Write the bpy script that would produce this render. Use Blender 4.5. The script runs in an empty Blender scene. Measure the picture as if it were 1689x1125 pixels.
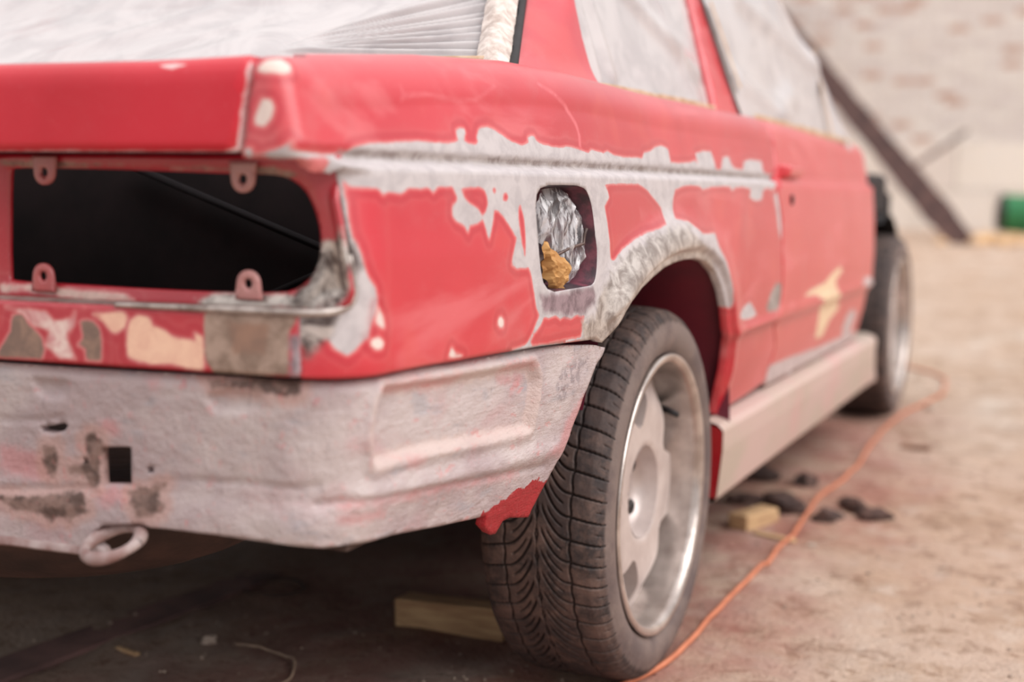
import bpy, bmesh, math, random
import numpy as np
from mathutils import Matrix, Vector
from mathutils.geometry import delaunay_2d_cdt

# ------------------------------------------------------------------ camera
SC = bpy.context.scene
COL = SC.collection
IMG_W = 1689
CAM_LOC = (1.43415, -2.05150, 0.77190)
YAW, PITCH, ROLL, FPX = 0.413429, 0.110605, 0.012390, 2254.015
def cam_axes():
    f = np.array([-math.sin(YAW)*math.cos(PITCH), math.cos(YAW)*math.cos(PITCH), -math.sin(PITCH)])
    r = np.array([math.cos(YAW), math.sin(YAW), 0.]); u = np.cross(r, f)
    c, s = math.cos(ROLL), math.sin(ROLL)
    return c*r+s*u, -s*r+c*u, f
_r, _u, _f = cam_axes()
cd = bpy.data.cameras.new('camera'); cam = bpy.data.objects.new('camera', cd); COL.objects.link(cam)
cam.matrix_world = Matrix(((_r[0], _u[0], -_f[0], CAM_LOC[0]), (_r[1], _u[1], -_f[1], CAM_LOC[1]), (_r[2], _u[2], -_f[2], CAM_LOC[2]), (0, 0, 0, 1)))
cd.sensor_fit = 'HORIZONTAL'; cd.sensor_width = 36; cd.lens = FPX/IMG_W*36
cd.clip_start = .05; cd.clip_end = 200
cd.dof.use_dof = True; cd.dof.focus_distance = 1.74; cd.dof.aperture_fstop = 2.0; cd.dof.aperture_blades = 9
SC.camera = cam
# ------------------------------------------------------------------ overcast sky, veiled sun, exposure
wd = bpy.data.worlds.new('overcast_sky'); SC.world = wd; wd.use_nodes = True
wn = wd.node_tree; wn.nodes.clear()
def wnode(t, **k):
    n = wn.nodes.new(t)
    for a, b in k.items(): setattr(n, a, b)
    return n
tc = wnode('ShaderNodeTexCoord'); sx = wnode('ShaderNodeSeparateXYZ'); mr = wnode('ShaderNodeMapRange')
wn.links.new(tc.outputs['Generated'], sx.inputs[0]); wn.links.new(sx.outputs['Z'], mr.inputs['Value'])
mr.inputs['From Min'].default_value = 0; mr.inputs['From Max'].default_value = 1
mr.inputs['To Min'].default_value = .46; mr.inputs['To Max'].default_value = 1.42       # overcast: brighter overhead
bg = wnode('ShaderNodeBackground'); bg.inputs['Color'].default_value = (1, .97, .97, 1)
wo = wnode('ShaderNodeOutputWorld')
wn.links.new(mr.outputs[0], bg.inputs['Strength']); wn.links.new(bg.outputs[0], wo.inputs[0])
sd = bpy.data.lights.new('veiled_sun', 'SUN'); sd.energy = 2.2; sd.angle = math.radians(55); sd.color = (1, .965, .935)
so = bpy.data.objects.new('veiled_sun', sd); COL.objects.link(so)
so.rotation_euler = Vector((-.70, .15, -.69)).to_track_quat('-Z', 'Y').to_euler()
SC.view_settings.view_transform = 'Standard'; SC.view_settings.look = 'None'
SC.view_settings.exposure = .13; SC.view_settings.gamma = 1; SC.view_settings.use_curve_mapping = False

random.seed(7); RNG = np.random.default_rng(7)
# ---- body surfaces
def sst(a,b,x):
    t=np.clip((np.asarray(x,float)-a)/(b-a),0,1); return t*t*(3-2*t)
def poly_dist(P,y,z,closed=False):            # distance of points to a polyline
    P=np.asarray(P,float); A=P; B=np.roll(P,-1,0)
    if not closed: A,B=P[:-1],P[1:]
    y=np.asarray(y,float); z=np.asarray(z,float); d=np.full(np.broadcast(y,z).shape,9.)
    for a,b in zip(A,B):
        e=b-a; L=(e@e)+1e-12
        t=np.clip(((y-a[0])*e[0]+(z-a[1])*e[1])/L,0,1)
        d=np.minimum(d,np.hypot(y-a[0]-t*e[0],z-a[1]-t*e[1]))
    return d
def inside(P,x,y):
    P=np.asarray(P,float); c=np.zeros(np.shape(x),bool)
    for (x0,y0),(x1,y1) in zip(P,np.roll(P,-1,0)):
        if y0==y1: continue
        k=((y0>y)!=(y1>y)); c^=k&(x<(x1-x0)*(y-y0)/(y1-y0)+x0)
    return c
def sdf(P,x,y):
    d=poly_dist(P,x,y,True); return np.where(inside(P,x,y),-d,d)
def ztop(y):                      # height of the shoulder line along the car
    return np.interp(y,[-1.1,-.95,-.7,-.5,-.32,0,.6,1,1.6,2.6],[.892,.897,.919,.930,.930,.924,.925,.924,.916,.90])
RS=.055                           # shoulder radius (tighter on the tail)
def rsh(u): return RS-.034*sst(-.90,-.97,u)
def EDGE(y): return .010-.015*sst(-.05,.22,y)      # how far the arch lip stands out of the flank
ARCH=None                         # rear wheel arch edge (y,z), set below
def flank(y,z):                   # half width of the body at length y and height z
    y=np.asarray(y,float); z=np.asarray(z,float)
    x=.822-.058*np.clip((-y-.30)/.65,0,1.3)**1.5-.03*np.clip((y-1.6)/1.0,0,1)**2
    x=x+np.interp(z,[.18,.30,.38,.45,.52,.60,.70,.79,.86,.95],[-.085,-.050,-.030,-.014,-.004,0,-.003,-.010,-.026,-.05])
    zt=.797-.004*sst(.2,1.2,y)
    x=x-.011*sst(zt-.005,zt+.001,z)-.006*np.exp(-((z-zt-.005)/.0055)**2)    # stepped trim line
    if ARCH is not None:
        d=poly_dist(ARCH,y,z)
        k=sst(.36,.44,z)*sst(-.36,-.30,y)
        x=x+k*((EDGE(y)+.012)*sst(.085,.021,d)-.012*sst(.019,.011,d))+(1-k)*EDGE(y)*sst(.05,.0,d)*sst(-.36,-.30,y)
    else: x=x+EDGE(y)
    zc=.520                       # lower crease that runs forward from the arch through the door
    fw=sst(.30,.45,y)
    return x+fw*(.006*np.exp(-((z-zc)/.010)**2)-.010*sst(zc,zc-.02,z))
def corner(z):                    # Y of the rear face and corner radius
    w=sst(.785,.800,z)
    yc=np.interp(z,[.30,.42,.58,.64,.80],[-.915,-.925,-.940,-.938,-.930])
    return yc*(1-w)+(-.966)*w, .085*(1-w)+.026*w
def skin(u,v,off=0.):
    u=np.asarray(u,float); v=np.asarray(v,float)
    zt=ztop(u); rs=rsh(u); z0=zt-rs
    phi=np.clip((v-z0)/rs,0,1.35); over=np.clip(v-z0-1.35*rs,0,None)   # straight, shoulder arc, deck
    z=np.where(v<z0,v,z0+rs*np.sin(phi))+over*.03
    zi=np.minimum(v,z0)
    inset=np.where(v<z0,0,rs*(1-np.cos(phi))*.9+over)
    yc,r=corner(zi); yb=yc+r
    s=yb-u
    a=np.clip(s/r,0,np.pi/2); t=np.clip(s-r*np.pi/2,0,None)
    yf=np.where(u>yb,u,yb)
    xf=flank(yf,zi)-off
    x=xf-r*(1-np.cos(a))-t-inset*np.where(u>yb,1,np.cos(a))
    y=np.where(u>yb,u,yb-r*np.sin(a))+inset*np.where(u>yb,0,np.sin(a))+off*np.where(u>yb,0,np.sin(a))
    xr=flank(yb,zi)-r
    y=y-np.where(t>0,.038*(1-(np.clip(x,0,None)/np.maximum(xr,.1))**2),0)
    return np.stack(np.broadcast_arrays(x,y,z),-1)
def house(y,z):                   # side glass and pillars (greenhouse)
    y=np.asarray(y,float); z=np.asarray(z,float)
    return np.stack(np.broadcast_arrays(.715+.040*np.clip(y/1.6,0,1.2)-.34*(z-.91),y,z),-1)
def lamp(x,z):                    # recessed lamp panel
    x=np.asarray(x,float); z=np.asarray(z,float)
    return np.stack(np.broadcast_arrays(x,-.903-.038*(1-(x/.68)**2)*(x<.68),z),-1)

TAB = {  # outlines on the body surfaces, metres
    'ARCH': [[-0.3737,0.5761],[-0.3539,0.571],[-0.3263,0.5889],[-0.2977,0.6063],[-0.2694,0.6199],[-0.2243,0.6364],[-0.1745,0.649],[-0.1195,0.6604],[-0.071,0.6654],[-0.0185,0.6677],[0.0765,0.6655],[0.1548,0.6571],[0.2232,0.6345],[0.2626,0.6051],[0.2962,0.5688],[0.32,0.5301],[0.3503,0.494],[0.3624,0.4625],[0.3722,0.4126],[0.3911,0.3615]],
    'q_rear': [[-0.9852,0.8885],[-0.9889,0.8684],[-0.9981,0.8483],[-1.0067,0.8236],[-1.0098,0.8068],[-1.0104,0.7972],[-0.9874,0.7968],[-0.9624,0.7965],[-0.9106,0.7965],[-0.9105,0.7827],[-0.9083,0.7595],[-0.9055,0.7362],[-0.9037,0.7069],[-0.9006,0.6834],[-0.8992,0.6704],[-0.9029,0.6599],[-0.9145,0.6532],[-0.9295,0.6511],[-0.9563,0.6504],[-0.9582,0.5888]],
    'q_bot': [[-0.9546,0.5871],[-0.9194,0.5866],[-0.8882,0.5863],[-0.8476,0.5869],[-0.7949,0.5875],[-0.7355,0.5865],[-0.6734,0.5862],[-0.6025,0.5854],[-0.54,0.5844],[-0.4569,0.5811],[-0.3702,0.5777]],
    'q_sill': [[0.4069,0.3591],[0.5099,0.368],[0.6392,0.3724],[0.7547,0.3805]],
    'gap': [[0.7547,0.3805],[0.7533,0.4208],[0.7616,0.4535],[0.6873,0.5166],[0.7062,0.5608],[0.7023,0.6104],[0.6959,0.6572],[0.6934,0.7193],[0.679,0.757],[0.6631,0.7857],[0.7248,0.8179],[0.7466,0.8564]],
    'd_bot': [[0.7768,0.3619],[1.0579,0.3652],[1.3368,0.3659],[1.9053,0.3566]],
    'd_front': [[1.8437,0.8211],[1.8382,0.7778],[1.882,0.7239],[1.8822,0.6153],[1.8624,0.5395],[1.9226,0.4469],[1.889,0.3653]],
    'fuel': [[-0.5401,0.7659],[-0.5299,0.7736],[-0.5074,0.7774],[-0.4677,0.778],[-0.4257,0.7777],[-0.4004,0.7737],[-0.3902,0.7647],[-0.3824,0.7509],[-0.3789,0.7341],[-0.3759,0.7126],[-0.3719,0.6909],[-0.3745,0.6678],[-0.3807,0.6542],[-0.3925,0.6494],[-0.4227,0.6489],[-0.4655,0.6484],[-0.5024,0.6477],[-0.5216,0.6524],[-0.5324,0.6609],[-0.5383,0.6754],[-0.5423,0.6969],[-0.5437,0.7251],[-0.5445,0.7504]],
    'G_main': [[-0.9193,0.7991],[-0.8934,0.8025],[-0.8781,0.8102],[-0.8495,0.8154],[-0.8008,0.8182],[-0.7608,0.8207],[-0.7324,0.8199],[-0.7067,0.8204],[-0.6885,0.8222],[-0.6817,0.8259],[-0.6854,0.8305],[-0.6845,0.8352],[-0.6757,0.8385],[-0.6668,0.8379],[-0.6648,0.8349],[-0.6698,0.8299],[-0.673,0.8251],[-0.666,0.8218],[-0.6477,0.8212],[-0.6415,0.825],[-0.643,0.8298],[-0.6368,0.8373],[-0.6281,0.8413],[-0.6129,0.8427],[-0.5991,0.8402],[-0.5882,0.8357],[-0.5746,0.8312],[-0.5607,0.8267],[-0.5455,0.8247],[-0.5347,0.8243],[-0.5192,0.8282],[-0.5198,0.8333],[-0.5101,0.8363],[-0.5008,0.8353],[-0.5011,0.8307],[-0.4877,0.828],[-0.459,0.825],[-0.4278,0.8247],[-0.4136,0.8273],[-0.3943,0.8258],[-0.3679,0.8233],[-0.3477,0.8202],[-0.3342,0.8249],[-0.3154,0.824],[-0.2919,0.8218],[-0.2727,0.8253],[-0.2493,0.8201],[-0.2049,0.8183],[-0.1567,0.8195],[-0.1277,0.8187],[-0.1125,0.827],[-0.0792,0.8311],[-0.0543,0.8374],[-0.0197,0.8411],[0.0109,0.8372],[0.0118,0.8224],[0.0099,0.8163],[0.0508,0.8158],[0.1175,0.8188],[0.154,0.8228],[0.166,0.8151],[0.1619,0.8341],[0.2125,0.8398],[0.2613,0.8403],[0.2694,0.8255],[0.2729,0.8107],[0.3053,0.8096],[0.3317,0.8321],[0.3741,0.8357],[0.3837,0.8213],[0.3993,0.8147],[0.4614,0.8123],[0.4811,0.8288],[0.5294,0.8336],[0.6216,0.8321],[0.6172,0.8169],[0.6289,0.8095],[0.6972,0.8067],[0.6831,0.7931],[0.6325,0.7775],[0.5873,0.781],[0.5546,0.7771],[0.5355,0.7587],[0.4887,0.7552],[0.4455,0.7624],[0.4558,0.7784],[0.3917,0.7816],[0.3363,0.7795],[0.3217,0.7726],[0.3099,0.781],[0.2583,0.7824],[0.184,0.7802],[0.1361,0.7752],[0.1143,0.7813],[0.0701,0.7825],[0.0269,0.7807],[-0.0205,0.7744],[-0.0326,0.7626],[-0.0461,0.7305],[0.0132,0.7252],[0.055,0.7138],[0.0816,0.704],[0.179,0.703],[0.1953,0.6816],[0.2438,0.6534],[0.2821,0.6146],[0.3095,0.5786],[0.3128,0.5678],[0.2286,0.5811],[0.056,0.6145],[-0.2584,0.6012],[-0.3361,0.5578],[-0.3464,0.5701],[-0.421,0.5802],[-0.4668,0.5823],[-0.5153,0.5826],[-0.5607,0.5833],[-0.5982,0.5836],[-0.6139,0.5852],[-0.5778,0.5893],[-0.5703,0.5938],[-0.5572,0.6068],[-0.5429,0.6212],[-0.5509,0.6321],[-0.5559,0.6504],[-0.5635,0.6738],[-0.5687,0.6804],[-0.574,0.6807],[-0.5978,0.6805],[-0.6104,0.686],[-0.6076,0.6933],[-0.6016,0.7055],[-0.5953,0.7153],[-0.6091,0.728],[-0.6227,0.7405],[-0.6364,0.7491],[-0.6452,0.7485],[-0.6484,0.7384],[-0.6536,0.7264],[-0.6596,0.7157],[-0.664,0.7266],[-0.67,0.7391],[-0.6807,0.7352],[-0.6983,0.732],[-0.7037,0.7239],[-0.7081,0.7321],[-0.725,0.737],[-0.7327,0.744],[-0.7317,0.7532],[-0.7226,0.7578],[-0.7207,0.7624],[-0.7262,0.7711],[-0.7293,0.7738],[-0.7586,0.7736],[-0.7674,0.7679],[-0.7749,0.7735],[-0.791,0.7711],[-0.8102,0.7721],[-0.8259,0.7666],[-0.848,0.7686],[-0.8563,0.7643],[-0.8626,0.7707],[-0.8745,0.7716],[-0.8992,0.7734],[-0.9121,0.7867]],
    'R1': [[-0.3358,0.7796],[-0.2993,0.7813],[-0.199,0.7822],[-0.1614,0.7748],[-0.1236,0.7593],[-0.0946,0.7466],[-0.0942,0.7307],[-0.096,0.7228],[-0.1445,0.716],[-0.1965,0.7109],[-0.2411,0.7031],[-0.283,0.6925],[-0.3168,0.6778],[-0.3255,0.6796],[-0.3282,0.7083],[-0.3327,0.7313],[-0.3398,0.7512],[-0.3202,0.7626],[-0.3253,0.7711]],
    'R2': [[-0.5316,0.619],[-0.5172,0.6166],[-0.4995,0.6192],[-0.4876,0.613],[-0.4752,0.616],[-0.4565,0.6119],[-0.437,0.6145],[-0.4137,0.6127],[-0.4174,0.6005],[-0.425,0.5845],[-0.4673,0.5856],[-0.5156,0.5847],[-0.5612,0.5865],[-0.5674,0.5922],[-0.5573,0.6016],[-0.5404,0.6106]],
    'R3': [[-0.587,0.7538],[-0.5817,0.7537],[-0.5763,0.7424],[-0.5731,0.7248],[-0.5745,0.7047],[-0.5775,0.6897],[-0.5835,0.705],[-0.5873,0.7251],[-0.5892,0.7401]],
    'R4': [[-0.622,0.7673],[-0.6119,0.7679],[-0.61,0.7625],[-0.6147,0.7576],[-0.623,0.7588]],
    'R5': [[-0.6441,0.7745],[-0.6383,0.774],[-0.6369,0.7697],[-0.6422,0.7661],[-0.6456,0.7697]],
    'R6': [[-0.713,0.7726],[-0.7032,0.7736],[-0.6761,0.7742],[-0.6634,0.7715],[-0.6578,0.7636],[-0.6559,0.7552],[-0.6632,0.7457],[-0.6716,0.7415],[-0.679,0.7494],[-0.6965,0.7554],[-0.706,0.7612]],
    'G_rear': [[-0.9308,0.7927],[-0.9121,0.7867],[-0.9076,0.7785],[-0.9038,0.7599],[-0.9023,0.7392],[-0.9004,0.7226],[-0.8934,0.71],[-0.8907,0.6973],[-0.8849,0.6845],[-0.8771,0.6737],[-0.874,0.6629],[-0.8767,0.6502],[-0.8813,0.642],[-0.8858,0.6338],[-0.8876,0.6212],[-0.8908,0.6242],[-0.9034,0.6144],[-0.9116,0.6085],[-0.9169,0.6129],[-0.9252,0.6174],[-0.9291,0.6258],[-0.9351,0.63],[-0.9415,0.6259],[-0.9478,0.6217],[-0.9512,0.6195],[-0.9659,0.625],[-0.9648,0.6484],[-0.9294,0.6534],[-0.908,0.66],[-0.9028,0.6776],[-0.9127,0.7304],[-0.9156,0.7652]],
    'spot1': [[-0.6422,0.6262],[-0.6358,0.6269],[-0.631,0.6216],[-0.6327,0.6156],[-0.6401,0.6157],[-0.6449,0.6203]],
    'spot2': [[-0.8735,0.6543],[-0.8771,0.6396],[-0.8711,0.6349],[-0.8644,0.6333],[-0.8674,0.6454]],
    'spot3': [[-0.8835,0.623],[-0.8732,0.6244],[-0.8661,0.6195],[-0.8687,0.6133],[-0.8782,0.613],[-0.8851,0.6178]],
    'spot4': [[-0.7424,0.6021],[-0.7356,0.5956],[-0.7199,0.5905],[-0.7373,0.5906],[-0.7482,0.5929]],
    'blob1': [[-0.983,0.8782],[-0.9807,0.8845],[-0.9756,0.8893],[-0.9587,0.8915],[-0.9498,0.8861],[-0.9507,0.8791],[-0.9584,0.8755],[-0.966,0.8772],[-0.9761,0.8771]],
    'blob2': [[-0.9829,0.8524],[-0.9753,0.8513],[-0.9736,0.8444],[-0.979,0.8345],[-0.9873,0.8276],[-0.996,0.8286],[-0.9942,0.8365],[-0.9891,0.8445]],
    'blob3': [[-1.0071,0.8066],[-1.0026,0.8066],[-0.9992,0.8006],[-0.9851,0.8027],[-0.9737,0.8067],[-0.9625,0.8148],[-0.9609,0.8119],[-0.9677,0.8068],[-0.9539,0.8041],[-0.9209,0.802],[-0.8955,0.8044],[-0.8925,0.7982],[-0.947,0.7977],[-1.0073,0.7982]],
    'sw1': [[-0.7776,0.8788],[-0.7768,0.8718],[-0.7696,0.8697],[-0.7341,0.873],[-0.7002,0.8714],[-0.6689,0.8701],[-0.6308,0.8735],[-0.6035,0.8837],[-0.5781,0.894],[-0.5765,0.8924],[-0.6017,0.8818],[-0.6286,0.8712],[-0.6691,0.8678],[-0.7006,0.8691],[-0.7348,0.8706],[-0.7723,0.8668],[-0.7819,0.8613],[-0.7858,0.8622],[-0.7778,0.8683],[-0.7802,0.8774]],
    'sw2': [[-0.4568,0.9055],[-0.4245,0.896],[-0.392,0.8813],[-0.3671,0.8591],[-0.3625,0.8425],[-0.368,0.8256],[-0.3752,0.8254],[-0.3697,0.8423],[-0.3749,0.8573],[-0.3989,0.8795],[-0.4325,0.8934],[-0.4622,0.9029]],
    'metal1': [[-0.4212,0.5813],[-0.4174,0.6005],[-0.3824,0.6089],[-0.3674,0.6304],[-0.3214,0.668],[-0.2663,0.6891],[-0.1996,0.702],[-0.1254,0.7125],[-0.0357,0.7202],[0.0221,0.7174],[-0.0012,0.7121],[0.0682,0.6921],[0.1793,0.6624],[0.2307,0.6271],[0.2659,0.5881],[0.1747,0.6069],[-0.2021,0.614],[-0.3361,0.5578]],
    'metal2': [[-0.5421,0.647],[-0.5343,0.6257],[-0.4994,0.6218],[-0.469,0.6142],[-0.417,0.6157],[-0.382,0.6258],[-0.3745,0.6365],[-0.3886,0.6486],[-0.4744,0.6455]],
    'metal3': [[-0.9219,0.7274],[-0.9132,0.7245],[-0.9058,0.704],[-0.9028,0.6776],[-0.9079,0.663],[-0.9264,0.6546],[-0.9527,0.6534],[-0.9598,0.6252],[-0.9517,0.6077],[-0.9306,0.6253],[-0.9213,0.6369],[-0.9136,0.6602],[-0.8913,0.6949],[-0.9054,0.7303]],
    'doorA': [[0.9366,0.5513],[1.0167,0.5591],[1.0819,0.5596],[1.1714,0.5633],[1.2136,0.5747],[1.3292,0.5923],[1.3848,0.5849],[1.2935,0.561],[1.3281,0.54],[1.3598,0.5239],[1.4561,0.4821],[1.3473,0.4611],[1.2982,0.4219],[1.2109,0.4255],[1.2003,0.464],[1.1979,0.4921],[1.1614,0.5232],[1.0669,0.5428],[0.9594,0.5455]],
    'doorB': [[1.5978,0.4508],[1.6698,0.4661],[1.7619,0.443],[1.7326,0.4021],[1.6311,0.3902],[1.5788,0.416]],
    'doorC': [[1.7224,0.5475],[1.8466,0.5408],[1.8741,0.5119],[1.7012,0.5226]],
    'doorD': [[0.7918,0.3494],[0.7185,0.4132],[0.94,0.4094],[1.2921,0.3981],[1.8216,0.3908],[1.9691,0.3234]],
    'qC': [[0.3594,0.5506],[0.4102,0.5642],[0.4451,0.5689],[0.4794,0.5555],[0.5069,0.5404],[0.4543,0.5373],[0.3847,0.5413]],
    'qD': [[0.5837,0.5477],[0.6146,0.5761],[0.6591,0.5928],[0.7231,0.5851],[0.7397,0.5401],[0.6608,0.5361],[0.6024,0.5386]],
    'qE': [[0.6519,0.7738],[0.6838,0.7623],[0.7016,0.7195],[0.725,0.7035],[0.6984,0.6728],[0.6719,0.6968],[0.6615,0.7355],[0.643,0.7623]],
    'wrap': [[-0.4967,0.7527],[-0.4804,0.7665],[-0.4526,0.7747],[-0.4248,0.7741],[-0.4007,0.7636],[-0.3909,0.7537],[-0.3785,0.7468],[-0.3711,0.7305],[-0.3678,0.7118],[-0.3669,0.6901],[-0.3759,0.6764],[-0.3858,0.6645],[-0.4068,0.6541],[-0.4358,0.6526],[-0.4548,0.6589],[-0.4593,0.6845],[-0.4791,0.6955],[-0.4885,0.7032],[-0.5003,0.7122],[-0.5015,0.7325]],
    'paper': [[-0.5108,0.7096],[-0.4963,0.7056],[-0.4815,0.7008],[-0.4676,0.6904],[-0.4403,0.6825],[-0.4309,0.6761],[-0.4452,0.6704],[-0.4504,0.6579],[-0.4551,0.65],[-0.4554,0.6373],[-0.4705,0.6442],[-0.4886,0.6519],[-0.5012,0.6657],[-0.5086,0.6864]],
    'v_bot': [[-1.3039,0.3867],[-1.2864,0.3865],[-1.2692,0.3874],[-1.2294,0.3864],[-1.169,0.3864],[-1.1529,0.3864],[-1.1566,0.3911],[-1.1703,0.3995],[-1.1712,0.4105],[-1.162,0.4182],[-1.1185,0.4239],[-1.105,0.4213],[-1.0872,0.4216],[-1.0643,0.4214],[-1.0268,0.4205],[-0.9539,0.4179],[-0.9131,0.4133],[-0.8849,0.4136],[-0.8958,0.4143],[-0.8119,0.4079],[-0.7265,0.3977],[-0.6304,0.388],[-0.6043,0.3857],[-0.6025,0.3704],[-0.5801,0.3559],[-0.566,0.3541],[-0.5539,0.368],[-0.5378,0.3687],[-0.4829,0.3574],[-0.4784,0.3659],[-0.4529,0.3997],[-0.425,0.4322],[-0.3803,0.5065],[-0.3455,0.552],[-0.3396,0.5631]],
    'v_hole1': [[-1.1746,0.5011],[-1.1411,0.5042],[-1.1383,0.5028],[-1.1327,0.4622],[-1.1683,0.4596]],
    'v_hole2': [[-1.1181,0.4846],[-1.11,0.4852],[-1.1091,0.4783],[-1.1166,0.4772]],
    'v_hole3': [[-1.2537,0.5183],[-1.2383,0.5203],[-1.2221,0.5245],[-1.2172,0.5219],[-1.2215,0.5152],[-1.2346,0.5112],[-1.2497,0.5119]],
    'v_hole4': [[-1.1964,0.4881],[-1.1904,0.4893],[-1.1877,0.4824],[-1.1934,0.4808]],
    'v_rec': [[-0.857,0.5688],[-0.7159,0.5635],[-0.5474,0.5608],[-0.5338,0.5421],[-0.5394,0.4841],[-0.6378,0.4887],[-0.7571,0.4952],[-0.8601,0.4959],[-0.8689,0.524],[-0.8641,0.5543]],
    'v_crease': [[-0.9257,0.4579],[-0.906,0.4598],[-0.7453,0.4474],[-0.4711,0.4231]],
    'v_crease2': [[-1.0887,0.473],[-1.0662,0.4737],[-1.0055,0.4764],[-0.9536,0.4746],[-0.9257,0.4771]],
    'v_crease3': [[-1.3049,0.5221],[-1.263,0.5232],[-1.2223,0.5303]],
    'v_crease4': [[-1.2971,0.4451],[-1.2416,0.4502],[-1.1824,0.4555]],
    'v_red': [[-0.621,0.3892],[-0.5925,0.3939],[-0.5538,0.4024],[-0.5163,0.4062],[-0.4877,0.4077],[-0.4476,0.4016],[-0.4409,0.3887],[-0.4714,0.3529],[-0.4702,0.3279],[-0.6004,0.3551]],
    'v_brown1': [[-1.3014,0.4372],[-1.2791,0.4406],[-1.2403,0.443],[-1.1927,0.4522],[-1.1834,0.4312],[-1.1961,0.4276],[-1.1996,0.4174],[-1.2176,0.4255],[-1.2243,0.4174],[-1.2507,0.4247],[-1.2646,0.4233],[-1.2887,0.4309]],
    'v_brown2': [[-1.1956,0.5113],[-1.1869,0.5166],[-1.1728,0.5083],[-1.1734,0.4918],[-1.1721,0.4588],[-1.1797,0.4557],[-1.1891,0.4669],[-1.2082,0.47],[-1.2147,0.479],[-1.1984,0.478],[-1.1886,0.4859],[-1.1955,0.4995]],
    'v_brown3': [[-1.1352,0.4573],[-1.1103,0.4642],[-1.0905,0.4682],[-1.0968,0.4583],[-1.1035,0.4507],[-1.0925,0.4469],[-1.0956,0.4371],[-1.1198,0.43],[-1.1329,0.4432]],
    'v_brown4': [[-1.2468,0.4979],[-1.2305,0.4991],[-1.226,0.4828],[-1.2266,0.4636],[-1.2377,0.465],[-1.2436,0.4814]],
    'v_brown5': [[-1.056,0.5794],[-1.0224,0.5791],[-1.0108,0.5861],[-0.9518,0.5866],[-0.9531,0.5716],[-0.9636,0.567],[-0.9984,0.5717],[-1.022,0.5725],[-1.0509,0.5741]],
    'v_bump1': [[-1.2596,0.5685],[-1.2205,0.5674],[-1.2229,0.5558],[-1.2389,0.5501],[-1.2553,0.5549]],
    'v_bump2': [[-1.0526,0.5619],[-1.0314,0.5698],[-0.9936,0.5698],[-0.9951,0.5566],[-1.0113,0.5512],[-1.0448,0.5502]],
    'v_smear': [[-0.4786,0.5274],[-0.4629,0.5475],[-0.405,0.5551],[-0.3769,0.555],[-0.3808,0.5354],[-0.4129,0.5193],[-0.4469,0.5039],[-0.4678,0.5095]],
    'v_pink1': [[-0.8531,0.5738],[-0.8,0.5732],[-0.7164,0.5683],[-0.7093,0.5639],[-0.7501,0.5604],[-0.8453,0.5685]],
    'v_pink2': [[-0.6224,0.5689],[-0.5812,0.5696],[-0.5481,0.5661],[-0.5419,0.561],[-0.5802,0.5618],[-0.6168,0.5646]],
    'v_pink3': [[-0.8039,0.4876],[-0.7799,0.4871],[-0.7703,0.4807],[-0.786,0.4787],[-0.8028,0.4828]],
    'v_pink4': [[-0.6156,0.5543],[-0.557,0.5488],[-0.5564,0.5448],[-0.5846,0.5326],[-0.5781,0.5448],[-0.615,0.5492]],
    'v_pink5': [[-0.4248,0.4782],[-0.3854,0.5014],[-0.3756,0.4943],[-0.4305,0.4303],[-0.4806,0.4417],[-0.446,0.4473]],
    'v_pink6': [[-0.9058,0.4587],[-0.745,0.4466],[-0.5436,0.4279],[-0.5422,0.4249],[-0.7433,0.4421],[-0.9027,0.454]],
    'v_pink7': [[-1.1798,0.531],[-1.1589,0.529],[-1.1534,0.5213],[-1.1633,0.516],[-1.1769,0.522]],
    'v_pink8': [[-1.1223,0.5744],[-1.1123,0.575],[-1.1109,0.5717],[-1.1196,0.5701]],
    'v_pink9': [[-0.9026,0.4426],[-0.8423,0.4415],[-0.837,0.4369],[-0.8991,0.4377]],
    'v_pink10': [[-1.302,0.491],[-1.2597,0.4897],[-1.2368,0.4819],[-1.2293,0.4634],[-1.2564,0.4586],[-1.2997,0.4669]],
    'v_pink11': [[-1.1797,0.4557],[-1.1406,0.4592],[-1.1339,0.4479],[-1.1664,0.4401]],
    's_brown1': [[-1.2874,0.6351],[-1.2763,0.6367],[-1.2687,0.627],[-1.2533,0.6143],[-1.25,0.6012],[-1.254,0.592],[-1.3117,0.5911],[-1.3033,0.6029],[-1.2911,0.6193]],
    's_brown2': [[-1.2031,0.6321],[-1.1887,0.6338],[-1.1802,0.6244],[-1.1802,0.5937],[-1.1983,0.5928],[-1.1994,0.6059],[-1.2085,0.6077],[-1.2001,0.6169]],
    's_peach1': [[-1.1884,0.6404],[-1.1548,0.644],[-1.1487,0.641],[-1.1505,0.6301],[-1.1611,0.6231],[-1.1686,0.6249],[-1.1759,0.6333]],
    's_peach2': [[-1.1452,0.6346],[-1.1348,0.6416],[-1.1199,0.64],[-1.1191,0.6314],[-1.1057,0.6277],[-1.0962,0.6207],[-1.084,0.6201],[-1.0695,0.6187],[-1.0715,0.6271],[-1.0621,0.6233],[-1.0618,0.5913],[-1.0726,0.5907],[-1.0971,0.5948],[-1.1219,0.5935],[-1.1369,0.596],[-1.1484,0.5998],[-1.1488,0.615]],
    's_tan': [[-1.0597,0.6478],[-0.9562,0.6517],[-0.968,0.6296],[-0.9689,0.5898],[-1.0484,0.5856],[-1.0607,0.6021]],
    's_tan2': [[-1.0327,0.6394],[-0.9883,0.6391],[-0.9943,0.6096],[-1.0295,0.6079]],
    's_mauve': [[-0.9572,0.6298],[-0.9541,0.6527],[-0.956,0.586],[-0.9688,0.5856],[-0.9669,0.6296]],
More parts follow.
